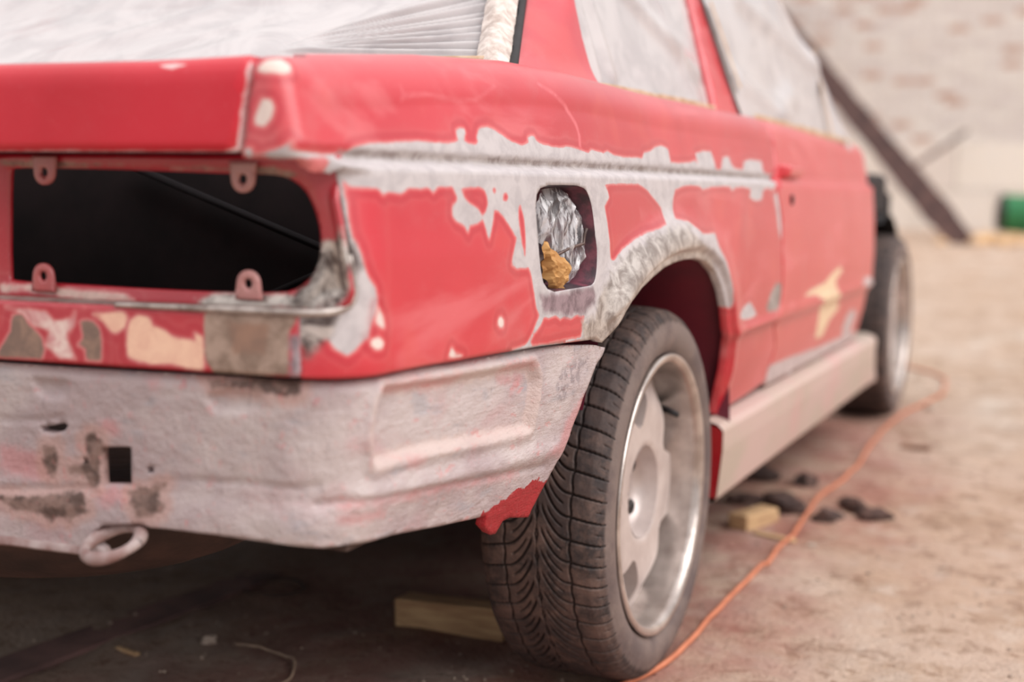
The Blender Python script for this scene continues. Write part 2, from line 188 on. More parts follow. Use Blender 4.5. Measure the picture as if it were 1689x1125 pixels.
    's_pale': [[-1.2979,0.6436],[-1.2463,0.6402],[-1.2362,0.6307],[-1.2148,0.6338],[-1.2091,0.6429],[-1.2111,0.6296],[-1.2237,0.618],[-1.2142,0.5986],[-1.2114,0.5943],[-1.2299,0.5944],[-1.2471,0.6058],[-1.2408,0.6216],[-1.2633,0.6272],[-1.2762,0.6389]],
    'l_open': [[0.3543,0.7846],[0.3587,0.7878],[0.4017,0.7876],[0.4818,0.7873],[0.5707,0.7851],[0.6316,0.7834],[0.6672,0.7837],[0.6863,0.7807],[0.7036,0.7704],[0.7134,0.7558],[0.7206,0.7371],[0.723,0.7225],[0.7217,0.7035],[0.7155,0.6885],[0.7055,0.6775],[0.6905,0.6688],[0.671,0.6662],[0.623,0.6649],[0.5813,0.6645],[0.5051,0.6652],[0.4254,0.6669],[0.3545,0.6674],[0.3498,0.6711]],
    'l_out': [[0.7417,0.7966],[0.7437,0.7827],[0.7484,0.7595],[0.7537,0.7362],[0.7584,0.7071],[0.7632,0.6838],[0.7652,0.6709],[0.7618,0.6602],[0.7495,0.6525],[0.7324,0.6493]],
    'l_tabs': [[0.4057,0.7838],[0.6399,0.7786],[0.4009,0.6747],[0.6448,0.675]],
    'l_red': [[0.7012,0.7934],[0.7427,0.7936],[0.7522,0.7461],[0.7462,0.7252],[0.7389,0.7375],[0.728,0.7435],[0.7134,0.759],[0.6986,0.7745]],
    'l_tan': [[0.3462,0.7959],[0.4128,0.7939],[0.5333,0.7902],[0.6531,0.791],[0.6789,0.7891],[0.7012,0.785],[0.6863,0.7797],[0.6648,0.7831],[0.6435,0.7846],[0.5708,0.7883],[0.5078,0.7905],[0.4153,0.789],[0.346,0.79]],
    'l_met': [[0.723,0.7183],[0.7377,0.7229],[0.7425,0.7188],[0.7522,0.7336],[0.7618,0.7068],[0.7618,0.6734],[0.7472,0.656],[0.7277,0.6519],[0.5909,0.6462],[0.5811,0.6557],[0.6059,0.6643],[0.6905,0.6663],[0.7105,0.6799]],
    'l_pale': [[0.3415,0.6627],[0.3978,0.6636],[0.4198,0.661],[0.4945,0.6592],[0.51,0.6531],[0.452,0.6508],[0.4114,0.6561],[0.3698,0.6591],[0.3412,0.6558]],
    'g_q': [[-0.0762,1.0585],[-0.0929,1.0019],[-0.098,0.9201],[0.1863,0.9216],[0.528,0.9222],[0.5528,1.0118],[0.5877,1.1443]],
    'g_bp': [[0.5877,1.1443],[0.5528,1.0118],[0.528,0.9222],[0.7047,0.9173],[0.6784,0.974],[0.6554,1.153]],
    'g_d': [[0.6694,1.1548],[0.6878,0.9747],[0.7205,0.9193],[1.1253,0.9052],[1.4547,0.9035],[1.6065,1.0859],[1.5717,1.1536],[1.2994,1.2361]],
    'g_a': [[1.2994,1.2361],[1.5717,1.1536],[1.6065,1.0859],[1.4547,0.9035],[1.6971,0.8964],[1.6536,0.9779],[1.525,1.118],[1.3545,1.2433]],
}

ARCH = np.array(TAB['ARCH'])
SLOPE = .0181
def gz(x, y): return SLOPE*y

# ------------------------------------------------------------------ helpers: materials
def srgb(r, g, b):
    f = lambda c: (c/255/12.92 if c/255 <= .04045 else ((c/255+.055)/1.055)**2.4)
    return (f(r), f(g), f(b), 1)
class NT:
    def __init__(s, name):
        s.m = bpy.data.materials.new(name); s.m.use_nodes = True; s.t = s.m.node_tree; s.t.nodes.clear()
        s.out = s.n('ShaderNodeOutputMaterial'); s.b = s.n('ShaderNodeBsdfPrincipled'); s.l(s.b.outputs[0], s.out.inputs['Surface'])
        s.co = s.n('ShaderNodeTexCoord').outputs['Object']
    def n(s, t, **k):
        x = s.t.nodes.new(t)
        for a, b in k.items(): setattr(x, a, b)
        return x
    def l(s, a, b): s.t.links.new(a, b)
    def put(s, sock, v):
        if hasattr(v, 'is_linked') or hasattr(v, 'links'): s.l(v, sock)
        else: sock.default_value = v
    def noise(s, scale, detail=4, rough=.55, vec=None, dist=0., stretch=None):
        x = s.n('ShaderNodeTexNoise'); x.inputs['Scale'].default_value = scale; x.inputs['Detail'].default_value = detail
        x.inputs['Roughness'].default_value = rough; x.inputs['Distortion'].default_value = dist
        v = vec or s.co
        if stretch:
            mp = s.n('ShaderNodeMapping'); mp.inputs['Scale'].default_value = stretch; s.l(v, mp.inputs[0]); v = mp.outputs[0]
        s.l(v, x.inputs['Vector']); return x.outputs['Fac']
    def math(s, op, a, b=0., c=0.):
        x = s.n('ShaderNodeMath', operation=op)
        for i, v in enumerate((a, b, c)): s.put(x.inputs[i], v)
        return x.outputs[0]
    def mapr(s, v, a, b, c=0., d=1., smooth=True):
        x = s.n('ShaderNodeMapRange'); x.interpolation_type = 'SMOOTHSTEP' if smooth else 'LINEAR'
        s.put(x.inputs['Value'], v)
        for k, q in zip(('From Min', 'From Max', 'To Min', 'To Max'), (a, b, c, d)): x.inputs[k].default_value = q
        return x.outputs[0]
    def mix(s, f, a, b, mode='MIX'):
        x = s.n('ShaderNodeMix', data_type='RGBA', blend_type=mode)
        s.put(x.inputs[0], f); s.put(x.inputs[6], a); s.put(x.inputs[7], b); return x.outputs[2]
    def mixf(s, f, a, b):
        x = s.n('ShaderNodeMix', data_type='FLOAT'); s.put(x.inputs[0], f); s.put(x.inputs[2], a); s.put(x.inputs[3], b); return x.outputs[0]
    def attr(s, name):
        x = s.n('ShaderNodeAttribute'); x.attribute_name = name; return x.outputs['Fac']
    def bump(s, h, strength=.3, dist=.01):
        x = s.n('ShaderNodeBump'); x.inputs['Strength'].default_value = strength; x.inputs['Distance'].default_value = dist
        s.put(x.inputs['Height'], h); s.l(x.outputs[0], s.b.inputs['Normal'])
    def fin(s, col=None, rough=None, metal=None, spec=None, coat=None, coat_rough=None, alpha=None, trans=None):
        for k, v in (('Base Color', col), ('Roughness', rough), ('Metallic', metal), ('Specular IOR Level', spec), ('Coat Weight', coat), ('Coat Roughness', coat_rough), ('Alpha', alpha), ('Transmission Weight', trans)):
            if v is not None: s.put(s.b.inputs[k], v)
        return s.m
def simple(name, c1, c2, scale=20, rough=.7, metal=0., bump=0., bscale=60, bdist=.004, detail=5, stretch=None, spec=None, lo=.3, hi=.7):
    t = NT(name); f = t.mapr(t.noise(scale, detail, stretch=stretch), lo, hi)
    if bump: t.bump(t.noise(bscale, 6), bump, bdist)
    return t.fin(t.mix(f, c1, c2), rough, metal, spec)

RED = srgb(190, 20, 42); RED2 = srgb(204, 40, 56); PINK = srgb(226, 132, 136)
PRIMER = srgb(196, 186, 186); PRIMER2 = srgb(176, 166, 168)
def paint(name, layers, base=(RED, RED2), rough=.36, rings=True, coat=.7, haze=.38, bump=.04, dusty=.12):
    """layers: (attr, col1, col2, rough, metal, edge noise, softness, ring) applied in order; attr holds a signed distance, negative inside"""
    t = NT(name)
    big = t.mapr(t.noise(3.2, 3, dist=.6), .35, .65); fine = t.noise(160, 4)
    col = t.mix(big, base[0], base[1])
    sw = t.mapr(t.noise(5, 4, dist=2.2, stretch=(1, .5, 1.6)), .52, .74)      # swirls left by sanding; the pink mixed in also stands for glare
    col = t.mix(t.math('MULTIPLY', sw, haze), col, PINK)
    col = t.mix(t.math('MULTIPLY', t.mapr(t.noise(7.5, 2, dist=.3), .56, .66), haze*.5), col, srgb(216, 84, 70))
    col = t.mix(t.math('MULTIPLY', t.mapr(t.noise(420, 2), .62, .75), .2), col, PINK)
    ro = t.mixf(sw, rough, rough+.10); me = None; hb = t.math('MULTIPLY', fine, .15)
    nz = t.math('SUBTRACT', t.noise(85, 5, .6), .5)
    nz2 = t.math('SUBTRACT', t.noise(22, 6, .65), .5)
    meta = 0.
    for (a, c1, c2, r, m, amp, soft, ring) in layers:
        d = t.math('ADD', t.attr(a), t.math('ADD', t.math('MULTIPLY', nz, amp), t.math('MULTIPLY', nz2, amp*.8)))
        if ring:
            rp = t.n('ShaderNodeValToRGB'); t.l(t.mapr(d, 0., .026, smooth=False), rp.inputs[0])
            e = rp.color_ramp.elements; e[0].position = 0; e[0].color = (.6, .6, .6, 1); e[1].position = 1; e[1].color = (0, 0, 0, 1)
            for pos, val in ((.07, .5), (.13, .02), (.34, .0), (.45, .10), (.62, .02)):
                q = rp.color_ramp.elements.new(pos); q.color = (val, val, val, 1)
            col = t.mix(rp.outputs[0], col, srgb(214, 140, 138))
            dk = t.math('MULTIPLY', t.mapr(d, .003, .006), t.mapr(d, .014, .007))
            col = t.mix(t.math('MULTIPLY', dk, .35), col, srgb(170, 30, 48))
        k = t.mapr(d, soft, -soft)
        lc = t.mix(t.mapr(t.noise(38, 6, .7, dist=.5), .38, .66), c1, c2)
        col = t.mix(k, col, lc); ro = t.mixf(k, ro, r); meta = t.mixf(k, meta, m)
    dust = t.mapr(t.noise(9, 6, .7), .5, .8, 0, dusty)
    col = t.mix(dust, col, srgb(190, 170, 165))
    t.bump(t.math('ADD', t.math('MULTIPLY', t.noise(24, 3), .6), t.math('MULTIPLY', hb, .5)), bump, .008)
    t.b.inputs['Coat IOR'].default_value = 1.62
    gl = t.math('MULTIPLY', t.math('SUBTRACT', 1., meta), t.mapr(ro, .6, .4, .15, 1.))
    return t.fin(col, ro, meta, .5, t.math('MULTIPLY', gl, coat), .33)

# ------------------------------------------------------------------ helpers: meshes
def mesh_obj(name, V, F, mat, parent=None, smooth=True, attrs=None):
    me = bpy.data.meshes.new(name)
    V = np.asarray(V, np.float32)
    F = [tuple(map(int, f)) for f in F] if not isinstance(F, np.ndarray) else F
    if isinstance(F, np.ndarray):
        n, k = F.shape
        me.vertices.add(len(V)); me.vertices.foreach_set('co', V.ravel())
        me.loops.add(n*k); me.loops.foreach_set('vertex_index', F.astype(np.int32).ravel())
        me.polygons.add(n); me.polygons.foreach_set('loop_start', np.arange(0, n*k, k, dtype=np.int32))
        me.update(calc_edges=True); me.validate()
    else:
        me.from_pydata(V.tolist(), [], F); me.update()
    me.polygons.foreach_set('use_smooth', np.full(len(me.polygons), smooth))
    if mat: me.materials.append(mat)
    for k, a in (attrs or {}).items():
        at = me.attributes.new(k, 'FLOAT', 'POINT'); at.data.foreach_set('value', np.asarray(a, np.float32))
    o = bpy.data.objects.new(name, me); COL.objects.link(o)
    if parent: o.parent = parent
    return o
def tag(o, label, cat, group=None, kind=None):
    o['label'] = label
    if cat: o['category'] = cat
    if group: o['group'] = group
    if kind: o['kind'] = kind
    return o
def densify(P, h):
    P = np.asarray(P, float); out = []
    for a, b in zip(P, np.roll(P, -1, 0)):
        n = max(1, int(round(np.hypot(*(b-a))/h)))
        out += [a+(b-a)*k/n for k in range(n)]
    return np.array(out)
def chaikin(P, closed=True, n=1):
    P = np.asarray(P, float)
    for _ in range(n):
        Q = np.roll(P, -1, 0); R = np.stack([.75*P+.25*Q, .25*P+.75*Q], 1).reshape(-1, 2)
        P = R if closed else np.vstack([P[:1], R[1:-3], P[-1:]])
    return P
def tri2d(outline, holes, h):
    """triangulate a polygon with holes, points about h apart"""
    loops = [densify(outline, h)]+[densify(q, h) for q in holes]
    lo, hi = loops[0].min(0), loops[0].max(0)
    gx = np.arange(lo[0], hi[0], h); gy = np.arange(lo[1], hi[1], h*.866)
    X, Y = np.meshgrid(gx, gy); X = X+(np.arange(len(gy)) % 2)[:, None]*h/2
    X, Y = X.ravel(), Y.ravel()
    ok = inside(loops[0], X, Y)
    for q in loops[1:]: ok &= ~inside(q, X, Y)
    X, Y = X[ok], Y[ok]
    far = np.ones(len(X), bool)
    for q in loops:
        far &= poly_dist(q, X, Y, True) > .45*h
    pts = np.vstack(loops+[np.stack([X[far], Y[far]], 1)])
    edges = []; k = 0
    for q in loops:
        n = len(q); edges += [(k+i, k+(i+1) % n) for i in range(n)]; k += n
    vo, eo, fo, *_ = delaunay_2d_cdt([Vector(map(float, q)) for q in pts], edges, [], 0, 1e-7)
    P = np.array([tuple(q) for q in vo]); F = np.array([f for f in fo if len(f) == 3])
    c = P[F].mean(1); ok = inside(loops[0], c[:, 0], c[:, 1])
    for q in loops[1:]: ok &= ~inside(q, c[:, 0], c[:, 1])
    return P, F[ok]
def boundary(F):
    E = np.vstack([F[:, [0, 1]], F[:, [1, 2]], F[:, [2, 0]]]); key = np.sort(E, 1)
    _, inv, cnt = np.unique(key, axis=0, return_inverse=True, return_counts=True)
    return E[cnt[inv.ravel()] == 1]
def panel(name, S, outline, holes, h, mat, parent, masks=None, out=(1, -.5, .2), flange=.012, mirror=False, mirror_obj=None, shift=None, nrm=None):
    P, F = tri2d(outline, holes, h)
    V = S(P[:, 0], P[:, 1])
    n = np.cross(V[F[:, 1]]-V[F[:, 0]], V[F[:, 2]]-V[F[:, 0]])
    if (n @ np.array(out)).sum() < 0: F = F[:, ::-1]; n = -n
    A = {}
    for k, (add, sub) in (masks or {}).items():
        d = np.full(len(P), 1.)
        for q in add: d = np.minimum(d, sdf(q, P[:, 0], P[:, 1]))
        for q in sub: d = np.maximum(d, -sdf(q, P[:, 0], P[:, 1]))
        A[k] = d
    vn = np.zeros_like(V)
    for i in range(3): np.add.at(vn, F[:, i], n)
    vn /= np.linalg.norm(vn, axis=1, keepdims=True)+1e-12
    if nrm is not None:
        V0 = nrm(P[:, 0], P[:, 1]); n0 = np.cross(V0[F[:, 1]]-V0[F[:, 0]], V0[F[:, 2]]-V0[F[:, 0]]); vn = np.zeros_like(V)
        for i in range(3): np.add.at(vn, F[:, i], n0)
        vn /= np.linalg.norm(vn, axis=1, keepdims=True)+1e-12
    if flange:
        E = boundary(F); ids = np.unique(E); mp = np.full(len(V), -1); mp[ids] = len(V)+np.arange(len(ids))
        V = np.vstack([V, V[ids]-vn[ids]*flange])
        Q = np.vstack([np.stack([E[:, 1], E[:, 0], mp[E[:, 0]]], 1), np.stack([E[:, 1], mp[E[:, 0]], mp[E[:, 1]]], 1)])
        F = np.vstack([F, Q]); A = {k: np.concatenate([a, a[ids]]) for k, a in A.items()}
    if mirror:
        k = len(V); F = np.vstack([F, F[:, ::-1]+k]); V = np.vstack([V, V*np.array([-1, 1, 1])]); A = {q: np.concatenate([a, a]) for q, a in A.items()}
    o = mesh_obj(name, V, F, mat, parent, attrs=A)
    if mirror_obj:
        o2 = mesh_obj(name, V*np.array([-1, 1, 1]), F[:, ::-1].copy(), mat, parent, attrs=A); return o, o2
    return o
def grid(name, P, mat, parent=None, smooth=True, closed_u=False, closed_v=False, attrs=None, flip=False):
    P = np.asarray(P, float); nu, nv = P.shape[:2]
    i, j = np.meshgrid(np.arange(nu if closed_u else nu-1), np.arange(nv if closed_v else nv-1), indexing='ij')
    a = (i*nv+j).ravel(); b = (((i+1) % nu)*nv+j).ravel(); c = (((i+1) % nu)*nv+(j+1) % nv).ravel(); d = (i*nv+(j+1) % nv).ravel()
    F = np.stack([a, b, c, d], 1)
    if flip: F = F[:, ::-1].copy()
    return mesh_obj(name, P.reshape(-1, 3), F, mat, parent, smooth, attrs)
def gridVF(P, closed_u=False, closed_v=False):
    P = np.asarray(P, float); nu, nv = P.shape[:2]
    i, j = np.meshgrid(np.arange(nu if closed_u else nu-1), np.arange(nv if closed_v else nv-1), indexing='ij')
    a = (i*nv+j).ravel(); b = (((i+1) % nu)*nv+j).ravel(); c = (((i+1) % nu)*nv+(j+1) % nv).ravel(); d = (i*nv+(j+1) % nv).ravel()
    return P.reshape(-1, 3), np.stack([a, b, c, d], 1)
class MB:                                   # gathers quads/tris of one part
    def __init__(s): s.V = []; s.F = []; s.k = 0
    def add(s, V, F):
        s.V += [tuple(map(float, v)) for v in V]; s.F += [tuple(int(i)+s.k for i in f) for f in F]; s.k = len(s.V); return s
    def box(s, lo, hi, M=None, taper=0.):
        x0, y0, z0 = lo; x1, y1, z1 = hi
        V = [(x0, y0, z0), (x1, y0, z0), (x1, y1, z0), (x0, y1, z0), (x0, y0, z1), (x1, y0, z1), (x1, y1, z1), (x0, y1, z1)]
        if M is not None: V = [tuple(M @ Vector(v)) for v in V]
        return s.add(V, [(0, 3, 2, 1), (4, 5, 6, 7), (0, 1, 5, 4), (1, 2, 6, 5), (2, 3, 7, 6), (3, 0, 4, 7)])
    def tube(s, path, r, n=10, cap=True):
        P = np.asarray(path, float); N = len(P); R = np.broadcast_to(r, (N,))
        T = np.gradient(P, axis=0); T /= np.linalg.norm(T, axis=1, keepdims=True)+1e-12
        up = np.array([0, 0, 1.]) if abs(T[0, 2]) < .9 else np.array([1., 0, 0]); V = []
        for p, t, rr in zip(P, T, R):
            a = np.cross(t, up); a /= np.linalg.norm(a)+1e-12; b = np.cross(a, t); up = b
            for k in range(n):
                q = 2*math.pi*k/n; V.append(p+rr*(math.cos(q)*a+math.sin(q)*b))
        F = [(i*n+k, i*n+(k+1) % n, (i+1)*n+(k+1) % n, (i+1)*n+k) for i in range(N-1) for k in range(n)]
        if cap: F += [tuple(range(n-1, -1, -1)), tuple((N-1)*n+k for k in range(n))]
        return s.add(V, F)
    def lathe(s, prof, n=48, closed=False):  # profile (x, r) spun about the X axis
        prof = np.asarray(prof, float); th = np.linspace(0, 2*np.pi, n, endpoint=False)
        P = np.stack([np.broadcast_to(prof[:, 0], (n, len(prof))), np.cos(th)[:, None]*prof[:, 1], np.sin(th)[:, None]*prof[:, 1]], -1)
        V, F = gridVF(P, True, closed); return s.add(V, F)
    def build(s, name, mat, parent=None, smooth=False, bevel=0., seg=2):
        o = mesh_obj(name, np.array(s.V), s.F, mat, parent, smooth)
        if bevel:
            m = o.modifiers.new('bevel', 'BEVEL'); m.width = bevel; m.segments = seg; m.limit_method = 'ANGLE'
        return o
_ns = {}
def fbm(x, y, scale, seed=0, octaves=4, gain=.5):     # smooth noise, about -1..1
    out = 0; amp = 1; tot = 0
    for k in range(octaves):
        key = (seed, k)
        if key not in _ns:
            g = np.random.default_rng(seed*97+k); _ns[key] = (g.random((64, 64))*2-1)
        T = _ns[key]; u = np.asarray(x)*scale*2**k+13.7*k; v = np.asarray(y)*scale*2**k+7.3*k
        iu = np.floor(u).astype(int); iv = np.floor(v).astype(int); fu = u-iu; fv = v-iv
        fu = fu*fu*(3-2*fu); fv = fv*fv*(3-2*fv)
        g = lambda a, b: T[a % 64, b % 64]
        out = out+amp*((g(iu, iv)*(1-fu)+g(iu+1, iv)*fu)*(1-fv)+(g(iu, iv+1)*(1-fu)+g(iu+1, iv+1)*fu)*fv); tot += amp; amp *= gain
    return out/tot

# ------------------------------------------------------------------ materials
GREY = srgb(194, 187, 188); GREY_D = srgb(172, 163, 165); BARE = srgb(172, 165, 160); BARE_D = srgb(104, 92, 88)
M = {}
M['quarter'] = paint('sanded_red_paint_with_primer', [
    ('primer', GREY, srgb(176, 169, 171), .62, 0., .0035, .0010, True),
    ('pale', srgb(226, 208, 200), srgb(214, 196, 190), .6, 0., .002, .0012, True),
    ('swirl', srgb(220, 104, 112), srgb(208, 76, 86), .45, 0., .003, .004, False),
    ('bare', srgb(206, 198, 192), srgb(138, 126, 120), .40, .45, .026, .008, False),
    ('smudge_shade', srgb(128, 114, 110), srgb(186, 178, 176), .5, .25, .010, .004, False),
    ('mauve', srgb(150, 128, 134), srgb(108, 88, 94), .6, .1, .012, .006, False),
    ('scorch', srgb(78, 64, 62), srgb(212, 200, 194), .30, .65, .012, .006, False)])
M['lid'] = paint('sanded_red_paint', [('pale', srgb(232, 205, 205), srgb(220, 190, 190), .6, 0., .003, .0015, False)], base=(srgb(190, 8, 34), srgb(202, 20, 44)), haze=.03, dusty=.03, coat=.3)  # same red made deeper than the flank for the shaded tail face
M['door'] = paint('faded_red_door_paint', [
    ('primer', srgb(206, 190, 190), srgb(176, 160, 160), .6, 0., .006, .004, False),
    ('filler', srgb(232, 205, 170), srgb(222, 190, 160), .7, 0., .004, .003, False)], base=(srgb(200, 42, 54), srgb(208, 62, 70)), haze=.4)
M['valance'] = NT('x').m
def valance_mat():
    t = NT('grey_primer_on_valance')
    c = t.mix(t.mapr(t.noise(7, 6, .6), .4, .62), srgb(196, 183, 182), srgb(176, 159, 161))
    c = t.mix(t.mapr(t.noise(5.3, 5, .6, dist=1.), .52, .72, 0, .5), c, srgb(192, 142, 146))
    c = t.mix(t.mapr(t.noise(40, 5, .7), .60, .72, 0, .45), c, srgb(206, 108, 112))
    c = t.mix(t.mapr(t.noise(16, 5, .6, stretch=(1, 1, 2.5)), .56, .7, 0, .5), c, srgb(160, 160, 168))
    nz = t.math('SUBTRACT', t.noise(70, 6, .65), .5)
    edge = t.math('ADD', t.attr('recess'), t.math('MULTIPLY', nz, .02))
    band = t.math('MULTIPLY', t.mapr(edge, -.012, -.002), t.mapr(edge, .016, .004))
    c = t.mix(t.math('MULTIPLY', band, .45), c, srgb(216, 190, 180))
    d = t.math('ADD', t.attr('pink'), t.math('MULTIPLY', nz, .022))
    c = t.mix(t.mapr(d, .009, -.006, 0, .5), c, srgb(206, 128, 130))
    d = t.math('ADD', t.attr('burn'), t.math('MULTIPLY', nz, .018))
    c = t.mix(t.mapr(d, .016, .004, 0, .6), c, srgb(190, 150, 140))
    c = t.mix(t.mapr(d, .003, -.003), c, t.mix(t.mapr(t.noise(60, 5), .4, .6), srgb(92, 72, 66), srgb(138, 112, 104)))
    d = t.math('ADD', t.attr('smear'), t.math('MULTIPLY', nz, .02))
    c = t.mix(t.mapr(d, .006, -.006, 0, .75), c, t.mix(t.mapr(t.noise(90, 5), .42, .58), srgb(138, 126, 130), srgb(186, 172, 174)))
    d = t.math('ADD', t.attr('red'), t.math('MULTIPLY', t.math('SUBTRACT', t.noise(160, 4, .6, stretch=(1, .35, .35)), .5), .022))
    k = t.mapr(d, .001, -.001)
    c = t.mix(k, c, srgb(160, 22, 34))
    c = t.mix(t.mapr(t.noise(150, 4, .7, stretch=(1, .16, .5)), .60, .70, 0, .5), c, srgb(206, 128, 126))
    c = t.mix(t.mapr(t.noise(190, 4, .7, stretch=(1, .5, .14)), .62, .72, 0, .45), c, srgb(120, 104, 106))
    t.bump(t.math('ADD', t.noise(14, 5), t.math('ADD', t.math('MULTIPLY', t.noise(150, 5, .7, stretch=(1, .2, .9)), .55), t.math('MULTIPLY', t.noise(34, 5, .7), .7))), .5, .012)
    return t.fin(c, t.mixf(k, .55, .4), 0., .5)
M['valance'] = valance_mat()
M['strip'] = paint('patched_red_strip', [
    ('pale', srgb(205, 150, 150), srgb(228, 205, 196), .55, 0., .004, .002, True),
    ('peach', srgb(238, 196, 170), srgb(226, 178, 156), .6, 0., .004, .0015, True),
    ('brown', srgb(126, 104, 94), srgb(158, 128, 112), .6, .2, .004, .0015, True),
    ('tan', srgb(176, 152, 138), srgb(134, 112, 98), .5, .3, .006, .002, False),
    ('tan2', srgb(158, 124, 106), srgb(140, 112, 98), .5, .3, .006, .004, False),
    ('mauve', srgb(168, 152, 158), srgb(120, 104, 110), .5, .2, .01, .004, False)], base=(srgb(176, 22, 42), srgb(190, 34, 50)), haze=.05)
M['lamp'] = paint('lamp_panel_paint', [
    ('pale', srgb(222, 190, 180), srgb(190, 160, 150), .55, 0., .006, .002, True),
    ('tan', srgb(168, 142, 128), srgb(118, 92, 84), .55, .2, .008, .003, False),
    ('met', srgb(214, 204, 196), srgb(84, 70, 66), .30, .65, .012, .004, False)], base=(srgb(166, 16, 36), srgb(184, 30, 48)), haze=.05)
M['bare'] = simple('worn_bare_metal', srgb(206, 196, 190), srgb(140, 126, 120), 50, .36, .6, .2, 90, .002)
M['dark'] = simple('dark_inner_metal', srgb(28, 22, 24), srgb(44, 34, 36), 12, .8)
M['brace'] = simple('dark_brace_metal', srgb(36, 31, 34), srgb(28, 24, 27), 12, .9)
M['liner'] = simple('maroon_wheelhouse', srgb(120, 26, 48), srgb(86, 24, 44), 6, .6)
M['belly'] = simple('muddy_underbody', srgb(88, 66, 58), srgb(58, 46, 42), 9, .85, 0, .4, 40)
M['sill'] = NT('x').m
def sill_mat():
    t = NT('primed_side_skirt')
    c = t.mix(t.mapr(t.noise(6, 5, .6, stretch=(1, .4, 1)), .4, .65), srgb(198, 172, 164), srgb(186, 170, 156))
    c = t.mix(t.mapr(t.noise(3.3, 4), .5, .7, 0, .6), c, srgb(206, 160, 158))
    return t.fin(c, .5, 0, .5)
M['sill'] = sill_mat()
M['redplain'] = paint('red_paint_plain', [], base=(srgb(200, 34, 48), srgb(212, 48, 58)), haze=.3)
def film_mat():
    t = NT('milky_masking_film')
    c = t.mix(t.mapr(t.noise(9, 5, .6, dist=1.), .4, .65), srgb(206, 200, 200), srgb(188, 182, 183))
    t.bump(t.math('ADD', t.math('MULTIPLY', t.noise(140, 5, .6), .35), t.noise(30, 3, .5, dist=1.)), .10, .004)
    m = t.fin(c, .18, 0., .6)
    t.b.inputs['Subsurface Weight'].default_value = 0.
    tr = t.n('ShaderNodeBsdfTranslucent'); tr.inputs['Color'].default_value = srgb(225, 220, 220)
    mx = t.n('ShaderNodeMixShader'); mx.inputs[0].default_value = .08
    t.l(t.b.outputs[0], mx.inputs[1]); t.l(tr.outputs[0], mx.inputs[2]); t.l(mx.outputs[0], t.out.inputs['Surface'])
    return m
M['film'] = film_mat()
def wrap_mat():
    t = NT('crumpled_clear_plastic')
    m = t.fin(srgb(236, 234, 238), .10, 0., 1.0, alpha=t.mapr(t.noise(60, 4, .6, dist=1.2, stretch=(1, 1.6, .35)), .40, .64, .12, .62))
    t.b.inputs['Coat Weight'].default_value = 1.; t.b.inputs['Coat Roughness'].default_value = .05
    return m
M['wrap'] = wrap_mat()
M['tape'] = simple('yellowed_masking_tape', srgb(176, 140, 106), srgb(202, 178, 154), 30, .7, 0, .2, 80)
M['edge_film'] = simple('bunched_film_edge', srgb(226, 214, 206), srgb(176, 158, 148), 60, .4, 0, .5, 90, .004)
M['kraft'] = simple('crumpled_brown_paper', srgb(204, 158, 100), srgb(172, 122, 68), 26, .75, 0, .3, 60)
def rubber(name, side):
    t = NT(name)
    dirt = t.mapr(t.noise(11, 6, .7, dist=.4), .40, .66)
    fine = t.mapr(t.noise(60, 5, .7), .42, .68)
    c = t.mix(dirt, srgb(56, 49, 49), srgb(104, 84, 77))
    c = t.mix(t.math('MULTIPLY', fine, .45), c, srgb(122, 98, 88))
    c = t.mix(t.mapr(t.noise(6, 4), .46, .66, 0, .75), c, srgb(50, 44, 46))
    if True:
        c = t.mix(t.mapr(t.attr('side'), 0, 1, 0, .78), c, t.mix(t.mapr(t.noise(14, 5, .6), .4, .65), srgb(128, 112, 106), srgb(104, 90, 88)))
        c = t.mix(t.mapr(t.attr('groove'), .15, .9, 0, .85), c, srgb(40, 32, 31))
    t.bump(t.math('ADD', t.noise(45, 6, .7), t.math('MULTIPLY', t.noise(220, 4), .5)), .3, .004)
    return t.fin(c, .72, 0., .4)
M['primer'] = simple('grey_pink_primer', srgb(176, 160, 158), srgb(136, 104, 100), 34, .55, 0, .3, 60, .004)
M['rubber'] = rubber('dusty_tyre_rubber', 0)
M['rim'] = simple('silver_wheel_paint', srgb(212, 200, 196), srgb(190, 176, 172), 18, .36, .35, .06, 60, .002)
M['barrel'] = simple('polished_rim_barrel', srgb(214, 204, 198), srgb(172, 160, 154), 24, .27, .75, .05, 60, .002)
M['bolt'] = simple('dark_bolt_steel', srgb(70, 62, 60), srgb(44, 40, 40), 60, .5, .6)
M['black'] = simple('black_rubber', srgb(26, 23, 25), srgb(38, 34, 36), 40, .6)
M['pocket'] = simple('stained_filler_pocket', srgb(66, 50, 58), srgb(128, 70, 84), 34, .5, .1, .3, 80, .003, lo=.42, hi=.72)
M['neck'] = simple('brown_filler_neck', srgb(112, 92, 86), srgb(66, 52, 50), 60, .5, .3)
M['cord'] = simple('orange_cord_sheath', srgb(208, 128, 94), srgb(190, 112, 80), 30, .5)
M['wood'] = simple('dusty_raw_wood', srgb(204, 170, 128), srgb(168, 132, 98), 14, .8, 0, .3, 50, .003, stretch=(1, 6, 6))
M['darkwood'] = simple('weathered_dark_timber', srgb(112, 84, 78), srgb(76, 58, 58), 7, .85, 0, .4, 20, .02)
M['boardwood'] = simple('dark_board', srgb(128, 96, 92), srgb(92, 70, 68), 9, .85, 0, .3, 40, .004)  # darker brown than the raw wood
M['clod'] = simple('dry_dark_bark', srgb(96, 72, 64), srgb(56, 42, 40), 20, .9, 0, .7, 60, .01)
M['stone'] = simple('pale_pebble', srgb(196, 178, 164), srgb(150, 130, 116), 8, .85)
M['wire'] = simple('pale_wire', srgb(172, 146, 126), srgb(140, 116, 100), 40, .6)
M['green'] = simple('green_plastic', srgb(52, 138, 84), srgb(44, 118, 74), 6, .5)
